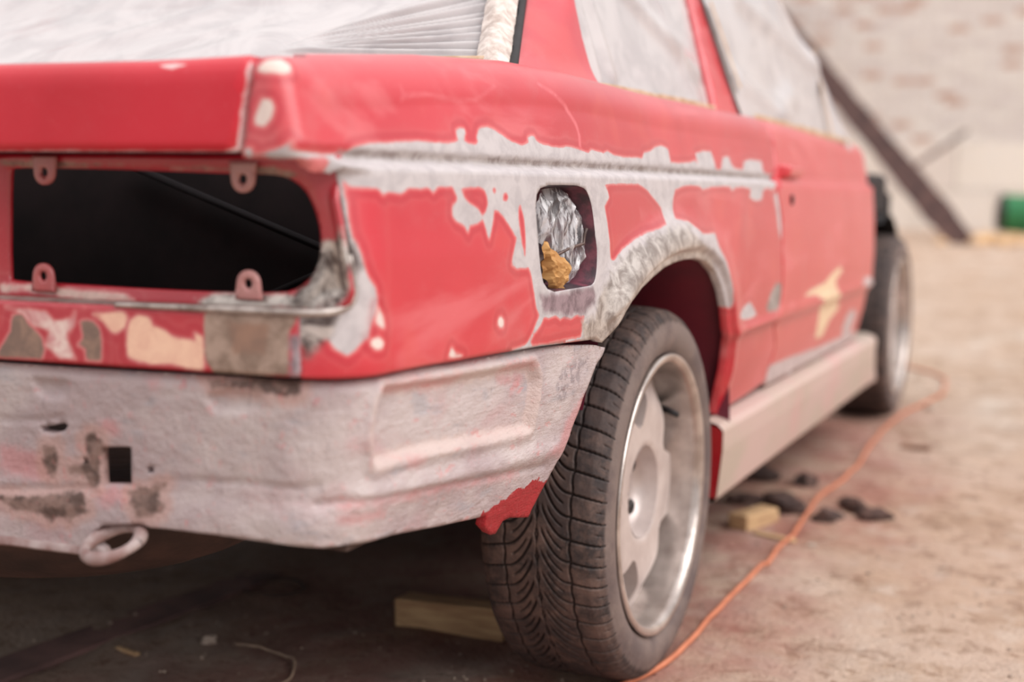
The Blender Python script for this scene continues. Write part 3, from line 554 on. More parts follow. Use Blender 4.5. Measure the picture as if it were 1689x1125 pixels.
M['ochre'] = simple('ochre_rubble', srgb(202, 158, 100), srgb(220, 190, 160), 6, .85)
M['chip'] = simple('brown_chip', srgb(140, 104, 84), srgb(116, 86, 70), 20, .85)
# ------------------------------------------------------------------ the setting: ground and wall
def ground_mat():
    t = NT('trodden_dirt')
    n1 = t.noise(1.3, 6, .62); n2 = t.noise(11, 6, .65); n3 = t.noise(70, 5, .7)
    c = t.mix(t.mapr(n1, .35, .65), srgb(196, 168, 146), srgb(210, 187, 170))
    c = t.mix(t.mapr(t.noise(4.5, 6, .7), .50, .62, 0, .8), c, srgb(182, 154, 132))
    c = t.mix(t.mapr(t.noise(26, 5, .7), .56, .66, 0, .8), c, srgb(152, 122, 102))
    c = t.mix(t.mapr(n2, .52, .68, 0, .8), c, srgb(206, 186, 170))
    c = t.mix(t.mapr(n2, .46, .34, 0, .6), c, srgb(140, 110, 90))
    c = t.mix(t.mapr(n3, .60, .72, 0, .6), c, srgb(104, 80, 68))
    c = t.mix(t.mapr(t.noise(3.1, 5, .6, stretch=(1, .5, 1)), .54, .68, 0, .75), c, srgb(216, 200, 186))
    sp = t.n('ShaderNodeSeparateXYZ'); t.l(t.co, sp.inputs[0]); X, Y = sp.outputs[0], sp.outputs[1]
    # red overspray dust that settled along the side of the car
    wob = t.math('MULTIPLY', t.math('SUBTRACT', t.noise(2.4, 5, .6), .5), .75)
    dx = t.math('ADD', t.math('ABSOLUTE', t.math('SUBTRACT', X, .45)), wob)
    k = t.math('MULTIPLY', t.mapr(dx, .66, .30), t.math('MULTIPLY', t.mapr(Y, -1.6, -.8), t.mapr(Y, 3.2, 2.2)))
    k = t.math('MULTIPLY', k, t.mapr(t.noise(7, 5, .65), .30, .62, .25, .95))
    c = t.mix(t.math('MULTIPLY', k, .62), c, srgb(158, 82, 78))
    # shade under the car body, darkened into the soil colour
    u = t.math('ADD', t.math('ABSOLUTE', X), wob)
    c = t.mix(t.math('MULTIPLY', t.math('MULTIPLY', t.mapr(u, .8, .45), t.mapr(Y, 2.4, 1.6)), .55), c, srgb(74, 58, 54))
    t.bump(t.math('ADD', t.math('MULTIPLY', n2, .6), t.math('ADD', t.math('MULTIPLY', n3, .35), t.math('MULTIPLY', t.noise(300, 3), .12))), .9, .035)
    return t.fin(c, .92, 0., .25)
def axis(lo, hi, mid, fine, span, grow=1.09):
    out = list(np.arange(mid-span, mid+span, fine)); s = fine; x = out[-1]
    while x < hi: s *= grow; x += s; out.append(min(x, hi))
    s = fine; x = out[0]; pre = []
    while x > lo: s *= grow; x -= s; pre.append(max(x, lo))
    return np.array(pre[::-1]+out)
gx = axis(-22, 22, .7, .014, 1.3); gy = axis(-9, 17.4, .7, .018, 1.9)
GX, GY = np.meshgrid(gx, gy, indexing='ij')
def bumps(x, y):
    flat = np.clip(np.minimum(np.hypot(x-.705, y), np.hypot(x-.705, y-2.57))/.35, .12, 1)
    return (.014*fbm(x, y, 2.1, 3, 5)+.008*fbm(x, y, 12, 4, 3)+.03*np.clip((np.hypot(x, y)-6)/8, 0, 1)*fbm(x, y, .6, 5, 3))*flat
def gsurf(x, y): return float(gz(x, y)+bumps(np.array([x]), np.array([y]))[0])
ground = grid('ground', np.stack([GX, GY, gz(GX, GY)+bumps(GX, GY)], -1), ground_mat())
tag(ground, 'trodden tan dirt yard, reddish beside the car', None, kind='structure')

WALL_Y = 16.8
def brick_mat(name, a, b, c3):
    t = NT(name); rn = t.math('FRACT', t.math('ADD', t.n('ShaderNodeObjectInfo').outputs['Random'], t.attr('rnd')))
    c = t.mix(rn, a, b)
    c = t.mix(t.mapr(t.math('FRACT', t.math('MULTIPLY', rn, 7.31)), .86, .9), c, c3)
    c = t.mix(t.mapr(t.noise(6, 5, .6), .5, .72, 0, .7), c, srgb(246, 240, 236))
    t.bump(t.noise(30, 5), .4, .02); return t.fin(c, .9, 0, .2)
M['brick'] = brick_mat('limewashed_brick', srgb(250, 243, 236), srgb(234, 224, 220), srgb(216, 186, 172))
M['block'] = brick_mat('pale_plinth_block', srgb(248, 240, 230), srgb(240, 230, 222), srgb(236, 224, 214))
M['mortar'] = simple('dusty_mortar', srgb(206, 192, 184), srgb(220, 208, 198), 4, .95)
wz0 = gz(0, WALL_Y)-.1
wall = MB().box((-14, WALL_Y, wz0-.4), (12, WALL_Y+.35, wz0+5.2)).build('wall_back', M['mortar'])
tag(wall, 'long pale limewashed brick wall across the back of the yard', None, kind='structure')
BW, BH = .27, .094
bm_ = MB().box((0, -.012, 0), (BW-.012, .05, BH-.012)); brick_mesh = bm_.build('brick', M['brick'], None, bevel=0)
brick_me = brick_mesh.data; bpy.data.objects.remove(brick_mesh)
rest = MB(); nb = 0
for r in range(42):
    z = wz0+1.25+r*BH
    for c in range(-48, 42):
        x = c*BW+(r % 2)*BW/2; dy = random.uniform(-.012, .008)
        if -2.45 < x < .95 and r < 22:
            o = bpy.data.objects.new('brick', brick_me); COL.objects.link(o); o.parent = wall; o.location = (x, WALL_Y+dy-.03, z); nb += 1
        else:
            rest.box((x, WALL_Y+dy-.042, z), (x+BW-.012, WALL_Y+.02, z+BH-.012))
ro = rest.build('brickwork', M['brick'], wall); ro['kind'] = 'stuff'
at = ro.data.attributes.new('rnd', 'FLOAT', 'POINT'); at.data.foreach_set('value', np.repeat(RNG.random(len(rest.V)//8), 8).astype(np.float32))
pm = MB().box((0, -.03, 0), (.99, .05, .605)).build('plinth_block', M['block']); pme = pm.data; bpy.data.objects.remove(pm)
for r in range(2):
    for c in range(-13, 12):
        o = bpy.data.objects.new('plinth_block', pme); COL.objects.link(o); o.parent = wall
        o.location = (c*1.0+(r % 2)*.5, WALL_Y-.05+random.uniform(-.015, .01), wz0+.02+r*.615)
# ------------------------------------------------------------------ the car
car = bpy.data.objects.new('car', None); COL.objects.link(car)
tag(car, 'red two-door car under bodywork repair, sanded paint and grey primer patches', 'car')
T = {k: np.array(v) for k, v in TAB.items()}
def vtop(u): return ztop(u)+.35*rsh(u)+.05
us = np.linspace(.72, -.985, 60)
deck = np.stack([us, vtop(us)-(.05+.010)*sst(-.84, -.90, us)], 1)
q_out = np.vstack([T['q_rear'], T['q_bot'], ARCH[1:], T['q_sill'][1:], T['gap'][1:], deck])
trim = np.array([[-.90, .8005], [.3, .7985], [.68, .7965], [.68, .8035], [.3, .8065], [-.90, .8085]])  # strip where the groove's shade and smudged metal are put into the colour
quarter, quarter_l = panel('rear_quarter_panel', skin, q_out, [T['fuel']], .0045, M['quarter'], car, masks={
    'primer': ([T['G_main'], T['G_rear'], T['blob3'], T['qC'], T['qE']], [T['R1'], T['R2'], T['R3'], T['R4'], T['R5'], T['R6']]),
    'pale': ([T['spot1'], T['spot2'], T['spot3'], T['spot4'], T['blob1'], T['blob2']], []),
    'bare': ([T['metal1']], []), 'scorch': ([T['metal3']], []), 'swirl': ([T['sw1'], T['sw2']], []),
    'smudge_shade': ([trim, T['qD']], []),
    'mauve': ([T['metal2']], [])}, flange=.014, mirror_obj=True)
quarter['label'] = 'sanded red quarter panel with grey primer runs'
# trunk lid
u0 = -1.02; x0 = float(skin(u0, .85)[0]); uc = u0-x0
gapu = T['q_rear'][:5].copy(); gapu[:, 0] -= .0065
vdeck = float(ztop(-1.05)+.35*rsh(-1.05))
lid_out = np.vstack([gapu, [[gapu[-1, 0]-.001, .8035]], [[uc, .8035]], [[uc, vdeck+.46]], [[-1.03, vdeck+.46]], [[-1.008, vdeck+.02]]])
lidmarks = [np.array([[-1.175, .884], [-1.19, .887], [-1.20, .882], [-1.16, .880]]), np.array([[-1.02-x, .886+d] for x, d in ((.04, 0), (.055, .004), (.075, .0), (.06, -.004))])]
gapline = np.vstack([gapu[:, :]+[.0005, 0], (gapu[:, :]-[.0045, 0])[::-1]])  # edge highlight along the lid gap, painted as a pale line
lowline = np.array([[-1.0, .8035], [uc, .8035], [uc, .8075], [-1.0, .8075]])
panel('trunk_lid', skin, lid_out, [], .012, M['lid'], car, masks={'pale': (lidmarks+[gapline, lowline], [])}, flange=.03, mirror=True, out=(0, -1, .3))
# lower strip of the tail panel
ss = np.linspace(-.958, -.958-.0, 2)
u1 = -1.0; uc2 = u1-float(skin(u1, .62)[0])
st_out = np.array([[-.9565, .5885], [-.9565, .6505], [uc2, .6505], [uc2, .5885]])
strip = panel('lower_tail_panel', skin, st_out, [], .005, M['strip'], car, masks={
    'pale': ([T['s_pale']], []), 'peach': ([T['s_peach1'], T['s_peach2']], []), 'brown': ([T['s_brown1'], T['s_brown2']], []),
    'tan': ([T['s_tan']], []), 'tan2': ([T['s_tan2']], []), 'mauve': ([T['s_mauve']], [])}, mirror=True, out=(0, -1, 0), flange=.012)
strip['label'] = 'strip patched with peach filler, rust and red paint'
# recessed lamp panel with the lamp opening
lo = T['l_out']; bot = [[x, .6495] for x in np.linspace(.72, 0, 30)]
l_outline = np.vstack([lo, bot, [[0, .803]], [[.745, .803]]])
L_OPEN = chaikin(T['l_open'], n=1)
def lampS(x, z):
    P = lamp(x, z); d = poly_dist(lo[2:], x, z)
    P[..., 1] += -.010*sst(.020, .0, d)+.001
    dd = poly_dist(L_OPEN, x, z, True); P[..., 1] += .003*sst(.012, .0, dd)
    return P
lampo = panel('lamp_panel', lampS, l_outline, [L_OPEN], .005, M['lamp'], car, masks={
    'pale': ([T['l_pale']], []), 'tan': ([T['l_tan']], []), 'met': ([T['l_met']], [T['l_red']])}, mirror=True, out=(0, -1, 0), flange=.006, nrm=lamp)
# ledge between strip and lamp panel, and the rolled lip around the recess
xs = np.linspace(.735, -.735, 120)
yl = lamp(np.abs(xs), .65)[:, 1]+.004; uu = u1-(float(skin(u1, .65)[0])-np.abs(xs))
ys = skin(np.clip(uu, -2, -.957), .6505)[:, 1]
led = np.stack([np.stack([xs, ys, np.full_like(xs, .6505)], -1), np.stack([xs, (ys+yl)/2, np.full_like(xs, .6535)], -1), np.stack([xs, yl, np.full_like(xs, .6495)], -1)], 0)
ledge = grid('recess_ledge', led, M['bare'], lampo)
edge = skin(T['q_rear'][12:19, 0], T['q_rear'][12:19, 1])
p2 = skin(np.linspace(-.965, -1.16, 24), .6515)
path = np.vstack([edge, p2]); tt = np.linspace(0, 1, len(path)); ti = np.linspace(0, 1, 90)
path = np.stack([np.interp(ti, tt, path[:, k]) for k in range(3)], 1)
for _ in range(3): path[1:-1] = (path[:-2]+2*path[1:-1]+path[2:])/4
MB().tube(path+np.array([0, -.001, 0]), np.interp(ti, [0, .15, .5, 1], [.002, .0042, .0045, .0025]), 10).build('rolled_lip', M['bare'], lampo, True)
# lamp mounting tabs
tabm = paint('tab_paint', [], base=(srgb(170, 44, 54), srgb(188, 150, 142)), haze=.2)
for i, (x, z) in enumerate(T['l_tabs']):
    y = float(lamp(x, z)[1])-.004; up = 1 if i < 2 else -1; R = .0135
    ar = np.linspace(0, np.pi, 12)
    out_ = np.array([(x+R*math.cos(a), z-up*R*math.sin(a)) for a in ar]+[(x-R*1.15, z+up*.0165), (x+R*1.15, z+up*.0165)])
    ho_ = np.array([(x+.0052*math.cos(a), z+.0052*math.sin(a)) for a in np.linspace(0, 2*np.pi, 14, endpoint=False)])
    panel('lamp_tab', lambda a, b, y=y: np.stack([a, np.full_like(a, y), b], -1), out_, [ho_], .004, tabm, lampo, out=(0, -1, 0), flange=.004)
# rear valance
def relief(u, v):
    d = sdf(T['v_rec'], u, v)
    r = -.0075*sst(.006, -.003, d)+.0042*np.exp(-((d-.009)/.006)**2)
    zb = np.interp(u, [-.92, -.5], [.476, .455])
    r += .007*np.exp(-((v-zb+.012)/.013)**2)*sst(-.93, -.87, u)*sst(-.40, -.47, u)           # ridge under the recess
    for k, w, a in (('v_crease', .0035, .0045), ('v_crease2', .003, .003), ('v_crease3', .003, .003), ('v_crease4', .004, .004)):
        q = poly_dist(T[k], u, v); r -= a*np.exp(-(q/w)**2)
    for k in ('v_bump1', 'v_bump2'): r -= .006*sst(.006, -.004, sdf(T[k], u, v))
    r += .0016*fbm(u, v, 18, 11, 4)+.0009*fbm(u, v*1.6, 70, 12, 3)
    r += .008*sst(.47, .43, v)*sst(-.75, -.95, u)                                            # belly of the lower edge
    r -= .005*sst(.572, .582, v)
    return r
def valS(u, v): return skin(u, v, .006-relief(np.asarray(u, float), np.asarray(v, float)))
tp = [[uc2+.002, .582], [-.9565, .5835]]+[[a, b-.0045] for a, b in T['q_bot'][:-1]]
vb = T['v_bot'].copy(); keep = np.ones(len(vb), bool); keep[0] = False
v_out = np.vstack([tp, [[-.358, .5675]], vb[keep][::-1], [[uc2+.002, .387]]])
burns = [T['v_brown%d' % i] for i in range(1, 6)]
val = panel('rear_valance', valS, v_out, [T['v_hole%d' % i] for i in range(1, 5)], .0045, M['valance'], car, masks={
    'recess': ([T['v_rec']], []), 'burn': (burns, []), 'pink': ([T['v_pink%d' % i] for i in range(1, 12)], []), 'smear': ([T['v_smear']], []), 'red': ([T['v_red']], [])}, flange=.012, mirror=False, out=(.5, -1, 0), nrm=lambda u, v: skin(u, v, .006))
val['label'] = 'grey primed valance with holes and a bare red corner'
# plain left half of the valance
vl = np.array([[uc2+.002, .585], [-.9565, .5845], [-.36, .568], [-.36, .55], [-.50, .37], [-.9, .412], [-1.1, .42], [uc2+.002, .387]])
def valL(u, v): P = skin(u, v, .006); P[..., 0] *= -1; return P
P_ = panel('valance_side', valL, vl, [], .02, M['valance'], val, masks={'recess': ([T['v_rec']], []), 'burn': ([], []), 'pink': ([], []), 'smear': ([], []), 'red': ([], [])}, out=(-.5, -1, 0))
# lower lip of the valance (folded sheet edge)
q = vb[1:5]; e = valS(q[:, 0], q[:, 1]); e = np.vstack([e[0]+[-.5, -.012, 0], e])
lipP = np.stack([e+[0, .002, .010], e+[0, -.007, .001], e+[0, -.006, -.0015], e+[0, .02, -.001]], 0)
grid('folded_edge', lipP, M['primer'], val)
# towing eye
ec = np.array([.504, -.952, .4035]); th = np.linspace(0, 2*np.pi, 33)
ring = np.stack([ec[0]+.031*np.cos(th), ec[1]+.024*np.sin(th), ec[2]-.011*np.sin(-th)*1.0+.004*np.cos(th)], 1)
MB().tube(ring, .0065+.001*np.sin(3*th), 10, cap=False).build('towing_eye', M['primer'], car, True)
# sill and wheelhouse, floor, spare wheel well, boot braces
def sill_half(s):
    m = MB(); prof = [(.70, .360), (.772, .358), (.794, .350), (.803, .340), (.800, .300), (.784, .205), (.775, .195), (.70, .20)]
    ys_ = [.385, .42, 1.2, 2.05, 2.16, 2.21]; V = []
    for i, y in enumerate(ys_):
        for x, z in prof:
            f = 0 if i < 4 else (i-3)/2
            yy = y-(.040*(z-.2)/.15 if i == 0 else 0)-(.06*max(0, (z-.27)/.1) if i == 5 else 0)
            V.append((s*(x-.02*f*(z > .28)), yy, z-.012*f*(z > .3)))
    n = len(prof); F = [(i*n+k, i*n+(k+1) % n, (i+1)*n+(k+1) % n, (i+1)*n+k) for i in range(len(ys_)-1) for k in range(n)]
    F += [tuple((len(ys_)-1)*n+k for k in range(n))[::-1]]
    if s < 0: F = [f[::-1] for f in F]
    m.add(V, F); o = m.build('side_skirt', M['sill'], car, False, .004); return o
sill_half(1); sill_half(-1)
MB().add([(.70, .352, .36), (.794, .344, .347), (.802, .346, .338), (.799, .357, .30), (.783, .383, .206), (.70, .388, .207)], [(0, 1, 2, 3, 4, 5)]).build('skirt_end_plate', M['redplain'], car)
for s in (1, -1):
    m = MB(); th = np.linspace(-.02*np.pi, .86*np.pi, 40)
    prof = [(.798, .400), (.74, .388), (.60, .37), (.50, .36)]
    P = np.stack([np.stack([np.full_like(th, s*x), .005+r*1.02*np.cos(th), .31+r*np.sin(th)], -1) for x, r in prof], 0)
    V, F = gridVF(P); m.add(V, F)
    P = np.stack([np.stack([np.full_like(th, s*.50), .005+r*np.cos(th), .31+r*np.sin(th)], -1) for r in (.367, .02)], 0); V, F = gridVF(P); m.add(V, F)
    m.build('wheelhouse', M['liner'], car, True)
fl = MB().box((-.74, -.88, .405), (.74, -.36, .425)).box((-.76, -.36, .40), (.50, .36, .42)).box((-.70, .36, .24), (.70, 2.2, .27))
fl.box((-.72, 1.86, .25), (.72, 1.90, .88)).box((.49, -.36, .42), (.51, .36, .78)).box((-.70, -.36, .42), (.70, -.34, .9))
fl.build('floor_pan', M['belly'], car)
tub = []
for k in range(13):
    a = math.pi/2*k/12; tub.append([(-.02+.50*math.cos(a)**.8*math.cos(b), -.56+.30*math.cos(a)**.8*math.sin(b), .415-.185*math.sin(a)) for b in np.linspace(0, 2*np.pi, 41)])
grid('spare_wheel_well', np.array(tub), M['belly'], car, flip=True)
ax = MB().tube([(-.62, .0, .30), (.62, .0, .30)], .032, 12).tube([(-.35, .02, .31), (-.3, .62, .33)], .04, 10).tube([(.35, .02, .31), (.3, .62, .33)], .04, 10)
ax.build('rear_axle', M['belly'], car, True)
br = MB().tube([(.10, -.42, .80), (.62, -.41, .62)], .006, 8).tube([(.68, -.41, .76), (.30, -.42, .60)], .006, 8)
br.build('boot_brace', M['brace'], car, True)
MB().box((-.7, -.40, .42), (.7, -.38, .88)).box((-.72, -.89, .43), (-.70, -.38, .80)).box((.70, -.80, .43), (.71, -.38, .58)).build('boot_lining', M['dark'], car)
# fuel filler pocket
fo = chaikin(T['fuel'], n=1); cen = fo.mean(0)
rings = []
for dep, sc, sh in ((0, 1., 0), (.004, .985, 0), (.022, .95, 0), (.048, .93, 0), (.055, .88, 0), (.058, .5, 0), (.058, .02, 0)):
    q = cen+(fo-cen)*sc; P = skin(q[:, 0], q[:, 1]); P[:, 0] -= dep; rings.append(P)
pocket = grid('fuel_filler_pocket', np.array(rings), M['pocket'], quarter, closed_v=True)
pc = skin(cen[0]-.0, .665); nb_ = np.array([pc[0]-.062, cen[1] if False else -.455, .668])
MB().tube([nb_+[0, 0, 0], nb_+[.022, -.003, .004]], [.019, .019], 20).tube([nb_+[.022, -.003, .004], nb_+[.026, -.003, .004]], [.019, .013], 20).build('filler_neck', M['neck'], quarter, True)
a_, b_ = skin(-.460, .690)-[.018, 0, 0], skin(-.392, .703)-[.010, 0, 0]
MB().tube([a_, (a_+b_)/2+[0, 0, .002], b_, b_+[0, .003, .012], b_+[.002, .005, .020]], .0021, 8).build('latch_rod', M['neck'], quarter, True)
# ------------------------------------------------------------------ door, pillars, roof
dg = T['gap'].copy(); dg[:, 0] += .006
du = np.linspace(.745, 1.86, 24)
d_out = np.vstack([[[.775, .366]], dg, np.stack([du, vtop(du)-.01], 1), [[1.862, .86], [1.868, .70], [1.868, .55], [1.866, .45], [1.86, .3655]]])
door, door_l = panel('door', skin, d_out, [], .014, M['door'], car, masks={'primer': ([T['doorB'], T['doorC'], T['doorD'], T['doorA']], []), 'filler': ([T['doorA']], [])}, flange=.02, mirror_obj=True)
for s, d_ in ((1, door), (-1, door_l)):
    m = MB()
    hx = [skin(u, .822)[0] for u in (.78, .93)]
    A = [(hx[0]-.004, .775, .801), (hx[0]+.020, .785, .806), (hx[0]+.022, .785, .826), (hx[0]-.006, .775, .832), (hx[1]-.004, .94, .801), (hx[1]+.016, .93, .806), (hx[1]+.018, .93, .824), (hx[1]-.006, .94, .830)]
    m.add([(s*x, y, z) for x, y, z in A], [(0, 1, 2, 3), (7, 6, 5, 4), (0, 4, 5, 1), (1, 5, 6, 2), (2, 6, 7, 3), (0, 3, 7, 4)])
    m.build('door_handle', M['redplain'], d_, False, .005, 3)
    kx = float(skin(.80, .757)[0]); MB().lathe([(kx-.004, .011), (kx+.003, .011), (kx+.003, .002)], 16).build('door_lock', M['black'], d_).location = (0 if s > 0 else -2*kx, .80, .757)
def shiftS(S, off, s=1):
    def g(u, v):
        P = S(u, v); P[..., 0] = s*(P[..., 0]-off); return P
    return g
ZR = 1.285
gq, gb, gd, ga = T['g_q'], T['g_bp'], T['g_d'], T['g_a']
def edge_to(P0, P1, z): return [P0[0]+(P1[0]-P0[0])*(z-P0[1])/(P1[1]-P0[1]), z]
qr_top = edge_to(gq[1], gq[0], ZR-.03); qr_top[0] += .06
qf_top = edge_to(gq[4], gq[6], ZR-.02)
bp_ft = edge_to(gb[4], gb[5], ZR-.02)
apil = np.array([[1.752, .87], [1.70, .94], [1.64, 1.0], [1.53, 1.118], [1.36, 1.243], [1.30, ZR]])
# B pillar
bp = np.array([[gq[4][0]-.004, .895], qf_top, bp_ft, [gb[4][0]-.006, gb[4][1]], [gb[3][0]-.012, .895]])
for s in (1, -1):
    panel('b_pillar', shiftS(house, 0, s), bp, [], .02, M['redplain'], car, out=(s, 0, .2), flange=.02)
    # A pillar
    apo = np.vstack([apil, (apil-[.055, .02])[::-1]])
    panel('a_pillar', shiftS(house, .004, s), apo, [], .02, M['redplain'], car, out=(s, 0, .2), flange=.02)
    rail = np.array([[qr_top[0]-.02, ZR-.035], [1.31, ZR-.035], [1.30, ZR+.02], [.05, ZR+.02]])
    panel('roof_rail', shiftS(house, 0, s), rail, [], .03, M['redplain'], car, out=(s, 0, .2), flange=.02)
    # C pillar: wraps from the side window to the rear window
    zz = np.concatenate([np.linspace(.875, .97, 24), np.linspace(.985, 1.30, 20)]); sp_ = np.linspace(0, 1, 22); G = []
    for z in zz:
        yq = np.interp(z, [.875, .92, 1.0, 1.06, 1.30], [-.105, -.100, -.094, -.078, .04]); xq = float(house(yq, z)[0])
        xr = np.interp(z, [.875, .938, 1.052, 1.30], [.688, .668, .598, .47]); yr = np.interp(z, [.875, .938, 1.052, 1.30], [-.39, -.334, -.147, .12])
        fl_ = max(0., (.965-z)/.09)**2*.046
        row = []
        for t_ in sp_:
            b = math.sin(t_*math.pi/2)
            x = xq+(xr-xq)*(1-math.cos(t_*math.pi/2))**1.0+fl_*(1-.15*t_); y = yq+(yr-yq)*(.35*t_+.65*b)-fl_*.5*t_
            row.append((s*x, y, z))
        G.append(row)
    pil = grid('c_pillar', np.array(G), M['quarter'], car, attrs={k: np.ones(len(zz)*22) for k in ('primer', 'pale', 'bare', 'smudge_shade', 'mauve', 'scorch', 'swirl')}, flip=(s < 0))
# roof
RX = np.linspace(-1, 1, 33); RY = np.linspace(0, 1, 25); G = []
for t_ in RY:
    y0 = .10+t_*1.22; row = []
    for x in RX: row.append((x*(.585-.03*abs(t_-.6)), y0, 1.305+.07*(1-abs(x)**3)*(1-(2*t_-1)**4*.8)))
    G.append(row)
grid('roof', np.array(G), M['redplain'], car, flip=True)
# front: scuttle, inner wing and strut tower (the wing itself is off the car)
cw = MB().box((-.70, 1.72, .86), (.70, 1.92, .90)).build('scuttle_panel', M['redplain'], car, False, .01)
for s in (1, -1):
    m = MB(); m.box((s*.60-.02, 1.9, .35), (s*.60+.02, 3.25, .80)); m.box((s*.66-.075, 1.86, .70), (s*.66+.075, 2.62, .835))
    m.lathe([(0, .0)], 4) if False else None
    m.build('inner_wing', M['dark'], car, False, .02)
    th = np.linspace(-.05*np.pi, .62*np.pi, 26)
    P = np.stack([np.stack([np.full_like(th, s*x), 2.52+.355*np.cos(th), .36+.345*np.sin(th)], -1) for x in (.60, .70, .76)], 0)
    grid('wing_liner', P, M['black'], car)
MB().box((-.66, 3.18, .35), (.66, 3.24, .78)).build('radiator_support', M['dark'], car, False, .02)
# ------------------------------------------------------------------ wheels
def tyre_mesh(NA, detailed):
    half = [(0, .2970), (.030, .2968), (.060, .2955), (.078, .2925), (.088, .2870), (.095, .2780), (.1005, .262), (.1015, .250), (.099, .238), (.094, .229), (.088, .2225), (.080, .218)]
    hx = np.array(half); d = np.concatenate([[0], np.cumsum(np.hypot(*np.diff(hx, axis=0).T))])
    n_t = 78 if detailed else 14
    s_t = np.linspace(0, d[5], n_t); s_s = np.linspace(d[5], d[-1], 22 if detailed else 10)[1:]
    s = np.concatenate([s_t, s_s]); hp = np.stack([np.interp(s, d, hx[:, 0]), np.interp(s, d, hx[:, 1])], 1)
    for _ in range(2 if detailed else 0): hp[1:-1] = (hp[:-2]+2*hp[1:-1]+hp[2:])/4
    prof = np.vstack([np.stack([-hp[:0:-1, 0], hp[:0:-1, 1]], 1), hp])
    w = np.concatenate([-s[:0:-1], s])
    th = np.linspace(0, 2*np.pi, NA, endpoint=False)
    TH, Wd = np.meshgrid(th, w, indexing='ij'); R0 = np.broadcast_to(prof[:, 1], TH.shape); X0 = np.broadcast_to(prof[:, 0], TH.shape)
    g = np.zeros_like(TH); aw = np.abs(Wd)
    if detailed:
        pitch = 2*np.pi*.297/56; S = TH*.297+np.where(Wd < 0, pitch*.5, 0)
        def shape(a): return np.where(a < .048, .062*(1-(1-np.minimum(a, .048)/.048)**2), .062)+.20*np.clip(a-.048, 0, .05)+.0*a
        def groove(ph, slope, wid):
            f = (ph/pitch) % 1.; dd = np.abs(f-.5)*pitch/np.sqrt(1+slope**2); return sst(wid+.0007, wid-.0004, dd)
        sl = np.where(aw < .048, .062*2*(1-aw/.048)/.048, .2)
        main = groove(S-shape(aw), sl, .0014)*sst(.006, .009, aw)*sst(.108, .104, aw)
        g = np.maximum(g, main)
        sip = groove(S-shape(aw)+pitch*.5, sl, .0010)*sst(.014, .018, aw)*sst(.040, .036, aw)*.8
        g = np.maximum(g, sip)
        sh = groove(S-.062-.2*(aw-.048)+pitch*.5, .2, .0008)*sst(.086, .090, aw)*sst(.106, .102, aw)*.6
        g = np.maximum(g, sh)
        g = np.maximum(g, sst(.0022, .0010, np.abs(aw-.0505-.0012*np.sin(S/pitch*2*np.pi))))
        g = np.maximum(g, sst(.0017, .0008, np.abs(Wd-.0015*np.sin(S/pitch*2*np.pi)))*.9)
        rim_l = sst(.0011, .0004, np.abs(aw-.112))*.35; g = np.maximum(g, rim_l)
        R = R0-.0052*g*np.where(aw > .095, .5, 1)+.0007*fbm(TH*8, Wd*20, 2., 21, 3)
    else:
        pitch = 2*np.pi*.297/56
        g = sst(.0025, .001, np.abs((TH*.297/pitch) % 1-.5)*pitch)*sst(.04, .05, aw)*sst(.105, .1, aw); R = R0-.004*g
    # flattened where it stands on the ground
    z = R*np.sin(TH); y = R*np.cos(TH)
    flat = np.clip(-.2915-z, 0, None); z = np.maximum(z, -.2915-.15*flat); X = X0+np.sign(X0)*flat*1.2
    side = sst(.098, .110, aw)
    return np.stack([X, y, z], -1), g, side
def make_tyre(name, NA, detailed, parent):
    P, g, side = tyre_mesh(NA, detailed)
    return grid(name, P, M['rubber'], parent, closed_u=True, attrs={'groove': g.ravel(), 'side': side.ravel()}, flip=False)
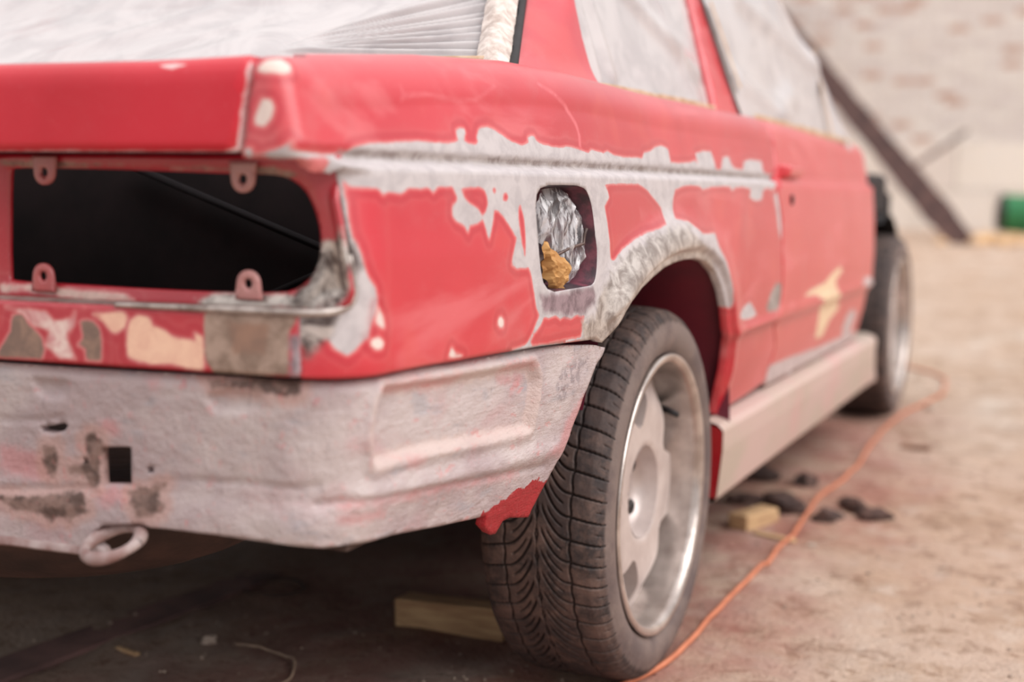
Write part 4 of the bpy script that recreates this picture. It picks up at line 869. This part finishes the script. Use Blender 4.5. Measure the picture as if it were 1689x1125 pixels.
def make_rim(parent, rot):
    m = MB().lathe([(.086, .2195), (.0955, .2245), (.0990, .2225), (.0995, .2190), (.0975, .2120), (.0915, .2085), (.082, .2070), (.060, .2055), (.02, .199), (-.02, .190), (-.075, .186), (-.092, .215), (-.085, .222)], 120)
    rim = m.build('alloy_rim', M['barrel'], parent, True)
    # spoked face
    pts = []
    for k in range(5):
        c = rot+2*np.pi*k/5+np.pi/5                  # window centre between two spokes
        nxt = rot+2*np.pi*k/5
        for a in np.linspace(-.20, .20, 7): pts.append((.2065, nxt+a))                       # spoke end on the barrel
        for r, a in ((.185, -.385), (.15, -.33), (.125, -.19), (.112, -.07), (.112, .07), (.125, .19), (.15, .33), (.185, .385)): pts.append((r, c+a*.92))
    out = np.array([(r*math.cos(a), r*math.sin(a)) for r, a in pts])
    hole = np.array([(.0745*math.cos(a), .0745*math.sin(a)) for a in np.linspace(0, 2*np.pi, 64, endpoint=False)])
    P, F = tri2d(out, [hole], .007)
    r = np.hypot(P[:, 0], P[:, 1]); X = .064-.006*sst(.10, .075, r)*0-.030*sst(.125, .207, r)**1.4-.003*sst(.079, .0745, r)
    V = np.stack([X, P[:, 0], P[:, 1]], 1)
    n = np.cross(V[F[0, 1]]-V[F[0, 0]], V[F[0, 2]]-V[F[0, 0]])
    if n[0] < 0: F = F[:, ::-1]
    E = boundary(F); ids = np.unique(E); mp = np.full(len(V), -1); mp[ids] = len(V)+np.arange(len(ids))
    V = np.vstack([V, V[ids]-np.array([.034, 0, 0])])
    Q = np.vstack([np.stack([E[:, 1], E[:, 0], mp[E[:, 0]]], 1), np.stack([E[:, 1], mp[E[:, 0]], mp[E[:, 1]]], 1)])
    face = mesh_obj('spoke_face', V, np.vstack([F, Q]), M['rim'], rim)
    sm = face.modifiers.new('edges', 'EDGE_SPLIT'); sm.split_angle = math.radians(35)
    MB().lathe([(.062, .0742), (.040, .0715), (.026, .066), (.022, .058), (.022, .034), (.030, .032), (.031, .0)], 64).build('hub_recess', M['rim'], rim, True)
    for k in range(4):
        a = np.pi/4+k*np.pi/2; b = MB().lathe([(.022, .0125), (.030, .0125), (.033, .0095), (.033, .0065), (.026, .006), (.026, .0)], 18).build('wheel_bolt', M['bolt'], rim)
        b.location = (0, .050*math.cos(a), .050*math.sin(a))
    va = math.radians(36); vs = np.array([.03, .193*math.cos(va), .193*math.sin(va)])
    MB().tube([vs, vs+[.022, -.006*math.cos(va), -.006*math.sin(va)], vs+[.043, -.016*math.cos(va), -.016*math.sin(va)]], [.0065, .0055, .0048], 10).build('valve_stem', M['black'], rim, True)
    MB().lathe([(-.02, .13), (-.012, .145), (-.045, .15)], 40).lathe([(-.012, .145), (-.012, .06)], 40).build('brake_disc', M['bolt'], rim, True)
    return rim
def copy_tree(o, parent):
    c = o.copy(); COL.objects.link(c); c.parent = parent
    for ch in [x for x in bpy.data.objects if x.parent == o]: copy_tree(ch, c)
    return c
ROT = math.radians(67)
WX = .705
t1 = make_tyre('tyre', 1260, True, car); t1.location = (WX, 0, .2935); r1 = make_rim(car, ROT); r1.location = t1.location
t2 = make_tyre('tyre', 336, False, car); t2.location = (WX, 2.57, .2935+.0465); r2 = copy_tree(r1, car); r2.location = t2.location; r2.rotation_euler.x = .5
for y, z in ((0, .2935), (2.57, .34)):
    c = t2.copy(); COL.objects.link(c); c.parent = car; c.location = (-WX, y, z); c.rotation_euler.z = math.pi
    r = copy_tree(r1, car); r.location = (-WX, y, z); r.rotation_euler.z = math.pi
# ------------------------------------------------------------------ masking film on the windows
def film_rear():
    # plane of the rear window, lifted a little; a: 0..1 left to right, b: 0..1 bottom to top
    na, nb2 = 800, 300
    a = np.linspace(0, 1, na); b = np.linspace(0, 1, nb2); A, B = np.meshgrid(a, b, indexing='ij')
    xr = np.interp(B, [0, .05, .3, 1], [.690, .668, .598, .475]); xl = -xr
    y = np.interp(B, [0, .05, .3, 1], [-.39, -.338, -.152, .115])-.05*(1-(2*A-1)**2); z = np.interp(B, [0, .05, .3, 1], [.89, .938, 1.052, 1.29])
    x = xl+(xr-xl)*A
    # folds: a fan that spreads from the lower edge to the right edge, and long slanting folds on the left
    fx, fz = .284, .965
    ang = np.arctan2((z-fz), (x-fx)); rad = np.hypot(x-fx, z-fz)
    h = np.zeros_like(x)
    for a0, wd_, am in ((.345, .022, .013), (.29, .012, .006), (.235, .016, .010), (.185, .010, .006), (.14, .014, .009), (.095, .011, .007), (.05, .012, .009), (.005, .012, .008), (-.04, .014, .009), (.42, .03, .005)):
        t_ = rad*np.sin(ang-a0)/np.maximum(.0036, wd_*rad)
        h += am*(np.exp(-t_**2)-1.3*np.exp(-((t_-1.25)/.55)**2))*sst(.0, .06, rad)*(x > fx)*sst(0, .09, x-fx)*sst(-.2, .25, rad)
    # slanting folds: coordinate across the fold direction
    c_ = (z-.95)*math.cos(.33)-(x+.22)*math.sin(.33)
    h += .012*fbm(c_*1., (x+.3)*.05, 22, 31, 2)*sst(.38, .10, x)
    h += .0012*fbm(x, z, 18, 32, 2)
    lift = .004+h
    y = y-lift*.72; z = z+lift*.70
    return np.stack([x, y, z], -1)
fr = film_rear()
fo_ = bpy.data.objects.new('plastic_sheet', None); COL.objects.link(fo_)
tag(fo_, 'milky plastic sheet taped over the rear window, creased in a fan', 'plastic sheet', 'masking film on the windows')
grid('film', fr, M['film'], fo_, flip=True)
# bunched edge of the film along the right side of the rear window and the tape below it
tq = np.linspace(0, 1, 150); ed = np.stack([np.interp(tq, [0, .05, .3, 1], k) for k in ([.690, .668, .598, .475], [-.39, -.338, -.152, .115], [.89, .938, 1.052, 1.29])], -1); n_ = len(ed); e2 = []
for k, q in enumerate((0., .3, .6, 1.)):
    e2.append(ed+np.stack([np.full(n_, -.030+.040*q), np.full(n_, -.030+.024*q), .020*math.sin(q*math.pi)+.006+.006*fbm(np.arange(n_)*1., np.full(n_, q*3.), .35, 41, 3)], -1))
grid('bunched_edge', np.array(e2), M['edge_film'], fo_)
MB().tube([(.662, -.358, .944), (.62, -.385, .9425), (.55, -.41, .941), (.46, -.43, .939)], .006, 6).build('masking_tape', M['tape'], fo_, True)
gasket = np.array([[.690, -.385, .90], [.675, -.338, .938], [.606, -.15, 1.052], [.484, .117, 1.29]])
MB().tube(gasket+[.006, -.004, 0], .007, 8).build('window_seal', M['black'], car, True)
def film_side(name, outline, off, s, label, folds, seed, tape):
    P, F = tri2d(np.array(outline), [], .012)
    V = house(P[:, 0], P[:, 1]); h = .0025*fbm(P[:, 0], P[:, 1], 7, seed, 2)
    for (ay, az, by, bz, wd_, am) in folds:
        d = poly_dist([[ay, az], [by, bz]], P[:, 0], P[:, 1]); h = h+am*np.exp(-(d/wd_)**2)
    V[:, 0] = s*(V[:, 0]-off+h)
    n = np.cross(V[F[0, 1]]-V[F[0, 0]], V[F[0, 2]]-V[F[0, 0]])
    if n[0]*s < 0: F = F[:, ::-1]
    e = bpy.data.objects.new('plastic_sheet', None); COL.objects.link(e); tag(e, label, 'plastic sheet', 'masking film on the windows')
    mesh_obj('film', V, F, M['film'], e)
    for pts in tape:
        q = house(np.array(pts)[:, 0], np.array(pts)[:, 1]); q[:, 0] = s*(q[:, 0]-off+.010)
        tt = np.linspace(0, 1, len(q)); t2_ = np.linspace(0, 1, 30); q = np.stack([np.interp(t2_, tt, q[:, k]) for k in range(3)], 1)
        lo_ = q+np.stack([.002*np.ones(30), np.zeros(30), -.008+.0015*fbm(t2_*9, t2_, 1., 5, 2)], -1); hi_ = q+np.stack([np.zeros(30), np.zeros(30), .006+.002*fbm(t2_*9, t2_+3, 1., 6, 2)], -1)
        if abs(pts[0][1]-pts[-1][1]) > abs(pts[0][0]-pts[-1][0])*.6:
            lo_ = q+np.stack([.002*np.ones(30), np.full(30, -.014), np.zeros(30)], -1); hi_ = q+np.stack([np.zeros(30), np.full(30, .012), np.zeros(30)], -1)
        grid('masking_tape', np.array([lo_, q+[.003*s, 0, 0], hi_]), M['tape'], e)
    return e
qo = [[gq[2][0]+.004, gq[2][1]-.012], [gq[3][0], gq[3][1]-.012], [gq[4][0]-.006, gq[4][1]-.012], [qf_top[0]-.004, ZR-.025], [qr_top[0], ZR-.025], [gq[0][0]+.004, gq[0][1]], [gq[1][0]+.004, gq[1][1]]]
do = [[gb[4][0]-.002, gb[4][1]], [bp_ft[0], ZR-.02], [1.32, ZR-.015], [1.375, 1.246], [1.542, 1.122], [1.652, 1.003], [1.712, .942], [1.758, .88], [gb[3][0]-.008, .90]]
for s in (1, -1):
    film_side('f', qo, .012, s, 'milky plastic sheet filling the small rear side window' if s > 0 else 'plastic sheet over the small side window on the far side of the car', [(-.06, .93, -.03, 1.2, .02, .012), (.02, .95, .03, 1.2, .015, .008), (.5, 1.0, .15, 1.14, .02, .012), (.45, .95, .3, 1.2, .02, .010)], 51, [[(gq[2][0], .929), (gq[4][0], .931)]])
    film_side('f', do, -.006, s, 'milky plastic sheet draped over the door window and windscreen pillar' if s > 0 else 'plastic sheet over the door window on the far side of the car', [(.75, 1.0, 1.1, .93, .03, .012), (1.5, 1.12, 1.66, .9, .03, .014), (.9, 1.2, 1.5, 1.1, .03, .014), (1.0, .95, 1.2, 1.0, .03, .01)], 52, [[(.74, .927), (1.1, .921), (1.70, .908)], [(1.47, .91), (1.56, 1.14)], [(.70, .98), (.668, 1.15)]])
ws = []
for a in np.linspace(-1, 1, 40):
    ws.append([(a*(.715-.12*b), 1.745-.42*b+.05*(1-a*a), .895+.40*b+.006*math.sin(a*31+b*7)) for b in np.linspace(0, 1, 24)])
we = grid('plastic_sheet', np.array(ws), M['film'], None, flip=True); tag(we, 'plastic sheet stretched across the windscreen', 'plastic sheet', 'masking film on the windows')
# ------------------------------------------------------------------ what is stuffed into the filler pocket
def crop_I(s):
    return s
def crumple(name, key, h, off, amp, scale, mat, label, cat, seed, long=False):
    P, F = tri2d(T[key], [], h)
    V = skin(P[:, 0], P[:, 1], .020); d = -sdf(T[key], P[:, 0], P[:, 1])
    if long:
        cc = P[:, 0]+.30*(P[:, 1]-.70)+.006*fbm(P[:, 0], P[:, 1], 30, seed+5, 2)
        rg = 1-2*np.abs(fbm(cc, P[:, 1]*.16, 60, seed, 2)); rg2 = 1-2*np.abs(fbm(P[:, 0]*.9-P[:, 1]*.5, P[:, 1]*.3, 75, seed+1, 2))
    else:
        rg = 1-2*np.abs(fbm(P[:, 0], P[:, 1]*.55, scale, seed, 3)); rg2 = 1-2*np.abs(fbm(P[:, 0]*1.0+P[:, 1]*.4, P[:, 1]*.5, scale*2.1, seed+1, 2))
    V[:, 0] += off+amp*(rg*.7+rg2*.45)+.7*np.minimum(d, .014)
    V[:, 1] += .0025*fbm(P[:, 0], P[:, 1], scale, seed+2, 2); V[:, 2] += .0025*fbm(P[:, 0], P[:, 1], scale, seed+3, 2)
    n = np.cross(V[F[:, 1]]-V[F[:, 0]], V[F[:, 2]]-V[F[:, 0]])
    if n[:, 0].sum() < 0: F = F[:, ::-1]
    o = mesh_obj(name, V, F, mat, None, False); tag(o, label, cat); return o
crumple('plastic_wrap', 'wrap', .0022, -.008, .008, 45, M['wrap'], 'crumpled clear plastic wrap stuffed into the open fuel filler', 'plastic wrap', 61, True)
crumple('masking_paper', 'paper', .0040, .000, .013, 60, M['kraft'], 'torn crumpled brown paper sticking out of the fuel filler', 'paper', 71)
# ------------------------------------------------------------------ things on the ground
def smooth_path(P, n=80):
    P = np.asarray(P, float); t = np.concatenate([[0], np.cumsum(np.linalg.norm(np.diff(P, axis=0), axis=1))]); ti = np.linspace(0, t[-1], n)
    Q = np.stack([np.interp(ti, t, P[:, k]) for k in range(P.shape[1])], 1)
    for _ in range(6): Q[1:-1] = (Q[:-2]+2*Q[1:-1]+Q[2:])/4
    return Q
cable = [(-1.6, -1.7), (-.6, -1.5), (.2, -1.2), (.55, -.8), (.66, -.45), (.72, -.25), (.765, -.10), (.79, -.051), (.803, 0.), (.811, .19), (.818, .434), (.823, .631), (.818, .878), (.811, 1.106), (.803, 1.332), (.826, 1.528), (.824, 1.773), (.812, 2.146), (.822, 2.478), (.842, 2.719), (.90, 3.05), (.86, 3.5), (.5, 3.9)]
q = smooth_path(cable, 220); cz = np.array([gsurf(a, b) for a, b in q])+.006
tag(MB().tube(np.column_stack([q, cz]), .005, 10).build('extension_cord', M['cord'], None, True), 'orange extension cord lying on the dirt beside the car', 'cord')
def block(name, x, y, L, Wd_, H, rz, mat, label, cat, group=None, tilt=0., bev=.004):
    o = MB().box((-L/2, -Wd_/2, 0), (L/2, Wd_/2, H)).build(name, mat, None, False, bev)
    me = o.data
    for v in me.vertices: v.co += Vector((random.uniform(-1, 1), random.uniform(-1, 1), random.uniform(-1, 1)))*min(H, Wd_)*.07
    o.location = (x, y, min(gsurf(x+dx*L*.4*math.cos(rz), y+dx*L*.4*math.sin(rz)) for dx in (-1, 0, 1))-.001); o.rotation_euler = (tilt, 0, rz); tag(o, label, cat, group); return o
block('wood_block', .415, .035, .20, .060, .052, .10, M['wood'], 'squared wooden block lying behind the rear tyre under the car', 'wood block')
block('wood_offcut', .714, .985, .135, .050, .036, 1.25, M['wood'], 'pale wooden offcut on the dirt beside dark bark pieces', 'wood offcut')
block('wood_splinter', .782, .89, .105, .022, .010, -.35, M['wood'], 'thin pale splinter beside the wooden offcut', 'wood offcut')
block('wood_chip', .936, 2.02, .085, .035, .014, .1, M['chip'], 'small flat brown chip on the dirt right of the orange cord', 'wood chip')
block('wood_stick', -.039, -.28, .055, .012, .007, -.2, M['wood'], 'short pale stick on the dark ground under the car', 'stick')
block('dark_board', -.125, -.16, .90, .085, .012, 1.47, M['boardwood'], 'long dark board lying under the rear of the car', 'board')
from mathutils import noise as mnoise
def rock(name, x, y, r, sq, mat, label, cat, group=None, seed=0, z0=.35):
    bm = bmesh.new(); bmesh.ops.create_icosphere(bm, subdivisions=3, radius=1.); rg = np.random.default_rng(seed); dirs = rg.normal(size=(7, 3)); dirs /= np.linalg.norm(dirs, axis=1)[:, None]; cut = rg.uniform(.62, .95, 7)
    for v in bm.verts:
        c = np.array(v.co)
        for d_, k in zip(dirs, cut):
            e_ = c @ d_-k
            if e_ > 0: c = c-d_*e_*.9
        c = c*(1+.35*mnoise.noise(Vector(c*1.7)+Vector((seed*3.1, 0, 0)))+.16*mnoise.noise(Vector(c*4.5)+Vector((seed*3.1, 5, 0))))
        v.co = Vector(c*np.array([r*sq[0], r*sq[1], r*sq[2]]))
    me = bpy.data.meshes.new(name); bm.to_mesh(me); bm.free(); me.materials.append(mat)
    o = bpy.data.objects.new(name, me); COL.objects.link(o); o.location = (x, y, gsurf(x, y)+r*sq[2]*z0); o.rotation_euler.z = seed*1.3; tag(o, label, cat, group); return o
cl = [(.650, 1.16, .036, 'dark bark piece nearest the side skirt'), (.690, 1.06, .030, 'dark bark piece just behind the pale wooden offcut'), (.750, 1.130, .048, 'biggest dark bark piece, left of the orange cord'), (.860, 1.085, .034, 'dark bark piece lying close against the orange cord'), (.905, 1.20, .036, 'dark bark piece right of the orange cord'), (.962, 1.14, .032, 'rightmost dark bark piece, at the tip of the row'), (.745, 1.415, .038, 'dark bark piece in the shade beyond the row, beside the side skirt'), (.615, 1.43, .05, 'dark clod in the shade under the side skirt')]
for i, (x, y, r, lb) in enumerate(cl): rock('bark_piece', x, y, r, (1.3, .8, .6), M['clod'], lb, 'bark', 'dark bark pieces on the dirt', 80+i)
rock('stone', .05, -.174, .014, (1, .9, .7), M['stone'], 'small round stone under the car beside the thin wire', 'stone', None, 95)
rock('stone', .895, 2.72, .022, (1, .8, .5), M['stone'], 'white stone at the foot of the front tyre', 'stone', None, 96)
rock('stone', .874, .852, .012, (1, .8, .6), M['stone'], 'small dusty stone right of the orange cord', 'stone', None, 97)
wq = smooth_path([(.098, -.169), (.159, -.18), (.216, -.195), (.255, -.222), (.285, -.279), (.27, -.34)], 40)
tag(MB().tube(np.column_stack([wq, [gsurf(a, b)+.003+.004*math.sin(k*.2)**2 for k, (a, b) in enumerate(wq)]]), .0024, 8).build('wire', M['wire'], None, True), 'thin bent pale wire on the ground under the car', 'wire')
th = np.linspace(0, 2*np.pi, 37); hr = np.stack([-.01+.062*np.cos(th), .115+.05*np.sin(th)], 1)
tag(MB().tube(np.column_stack([hr, [gsurf(a, b)+.004 for a, b in hr]]), .0026, 8, cap=False).build('wire_ring', M['belly'], None, True), 'wire ring lying in the shadow under the car', 'wire')
# grit: small stones nobody could count
g = np.random.default_rng(5); oct_v = np.array([(1, 0, 0), (-1, 0, 0), (0, 1, 0), (0, -1, 0), (0, 0, .7), (0, 0, -.7)]); oct_f = np.array([(0, 2, 4), (2, 1, 4), (1, 3, 4), (3, 0, 4), (2, 0, 5), (1, 2, 5), (3, 1, 5), (0, 3, 5)])
N = 5200; px = g.uniform(-.9, 3.2, N); py = -.6+g.random(N)**1.5*6.5; rr = .0012+.0042*g.random(N)**4
pz = gz(px, py)+bumps(px, py); V = []; F = []
jit = 1+.35*(g.random((N, 6, 3))-.5)
V = (oct_v[None]*jit*rr[:, None, None]+np.stack([px, py, pz+rr*.3], -1)[:, None]).reshape(-1, 3); F = (oct_f[None]+np.arange(N)[:, None, None]*6).reshape(-1, 3)
gr = mesh_obj('grit', V, F, simple('dark_grit', srgb(110, 88, 76), srgb(196, 176, 160), 3, .9), None, False); tag(gr, 'loose grit scattered over the dirt', 'grit', kind='stuff')
# ------------------------------------------------------------------ background things
def beam(name, A, B, w, t, mat, label, cat, seed, lumpy=.02):
    A, B = np.array(A), np.array(B); d = B-A; L = np.linalg.norm(d); d /= L; u = np.cross(d, [0, 1, 0]); u /= np.linalg.norm(u); v = np.cross(d, u); n = 40; P = []
    for k in range(n+1):
        s_ = k/n; c = A+d*L*s_; e = lumpy*fbm(np.array([s_*9.]), np.array([seed*1.]), 1., seed, 3)[0]
        P.append([c+u*(a*(w/2+e))+v*(b*t/2) for a, b in ((-1, -1), (1, -1), (1, 1), (-1, 1))])
    V, F = gridVF(np.array(P), False, True); m = MB(); m.add(V, F); k0 = len(V)-4; m.F += [(3, 2, 1, 0), (k0, k0+1, k0+2, k0+3)]
    o = m.build(name, mat, None); tag(o, label, cat); return o
beam('timber_beam', (-.05, 13.5, .24), (-2.95, 16.62, 3.15), .27, .12, M['darkwood'], 'long dark timber beam leaning against the back wall', 'beam', 3, .035)
beam('wooden_rod', (-1.02, 15.9, 1.05), (-.38, 16.55, 1.58), .05, .05, M['darkwood'], 'short dark rod sticking out to the right of the leaning beam', 'rod', 5, .006)
dr = MB().lathe([(-.34, .0), (-.34, .205), (-.325, .215), (-.10, .215), (-.09, .225), (-.07, .225), (-.06, .215), (.32, .215), (.34, .205), (.34, 0)], 40).build('green_barrel', M['green'], None, True)
dr.location = (.57, 14.62, gsurf(.57, 14.62)+.30); dr.rotation_euler = (0, .06, .25); tag(dr, 'green plastic barrel lying against the back wall', 'barrel')
shade_cap = MB().lathe([(-.372, 0), (-.372, .20), (-.335, .219), (-.33, .219)], 40).build('barrel_shade_cap', M['black'], dr, True)  # black cap added as the dark shade on the barrel's left end
for i, (x, y, r, lb) in enumerate([(.10, 13.5, .12, 'leftmost ochre rubble lump below the green barrel'), (.42, 13.2, .13, 'ochre rubble lump in the middle of the small heap'), (.80, 13.4, .15, 'largest ochre rubble lump under the green barrel'), (.48, 13.75, .14, 'pale rubble lump right under the barrel'), (.85, 13.95, .16, 'rubble lump at the edge of the picture under the barrel'), (.15, 14.2, .12, 'rubble lump left of the barrel, behind the heap'), (-.25, 13.2, .06, 'small ochre lump near the foot of the leaning beam')]):
    rock('rubble', x, y, r, (1.2, 1, .62), M['ochre'], lb, 'rubble', 'rubble heap by the wall', 120+i)
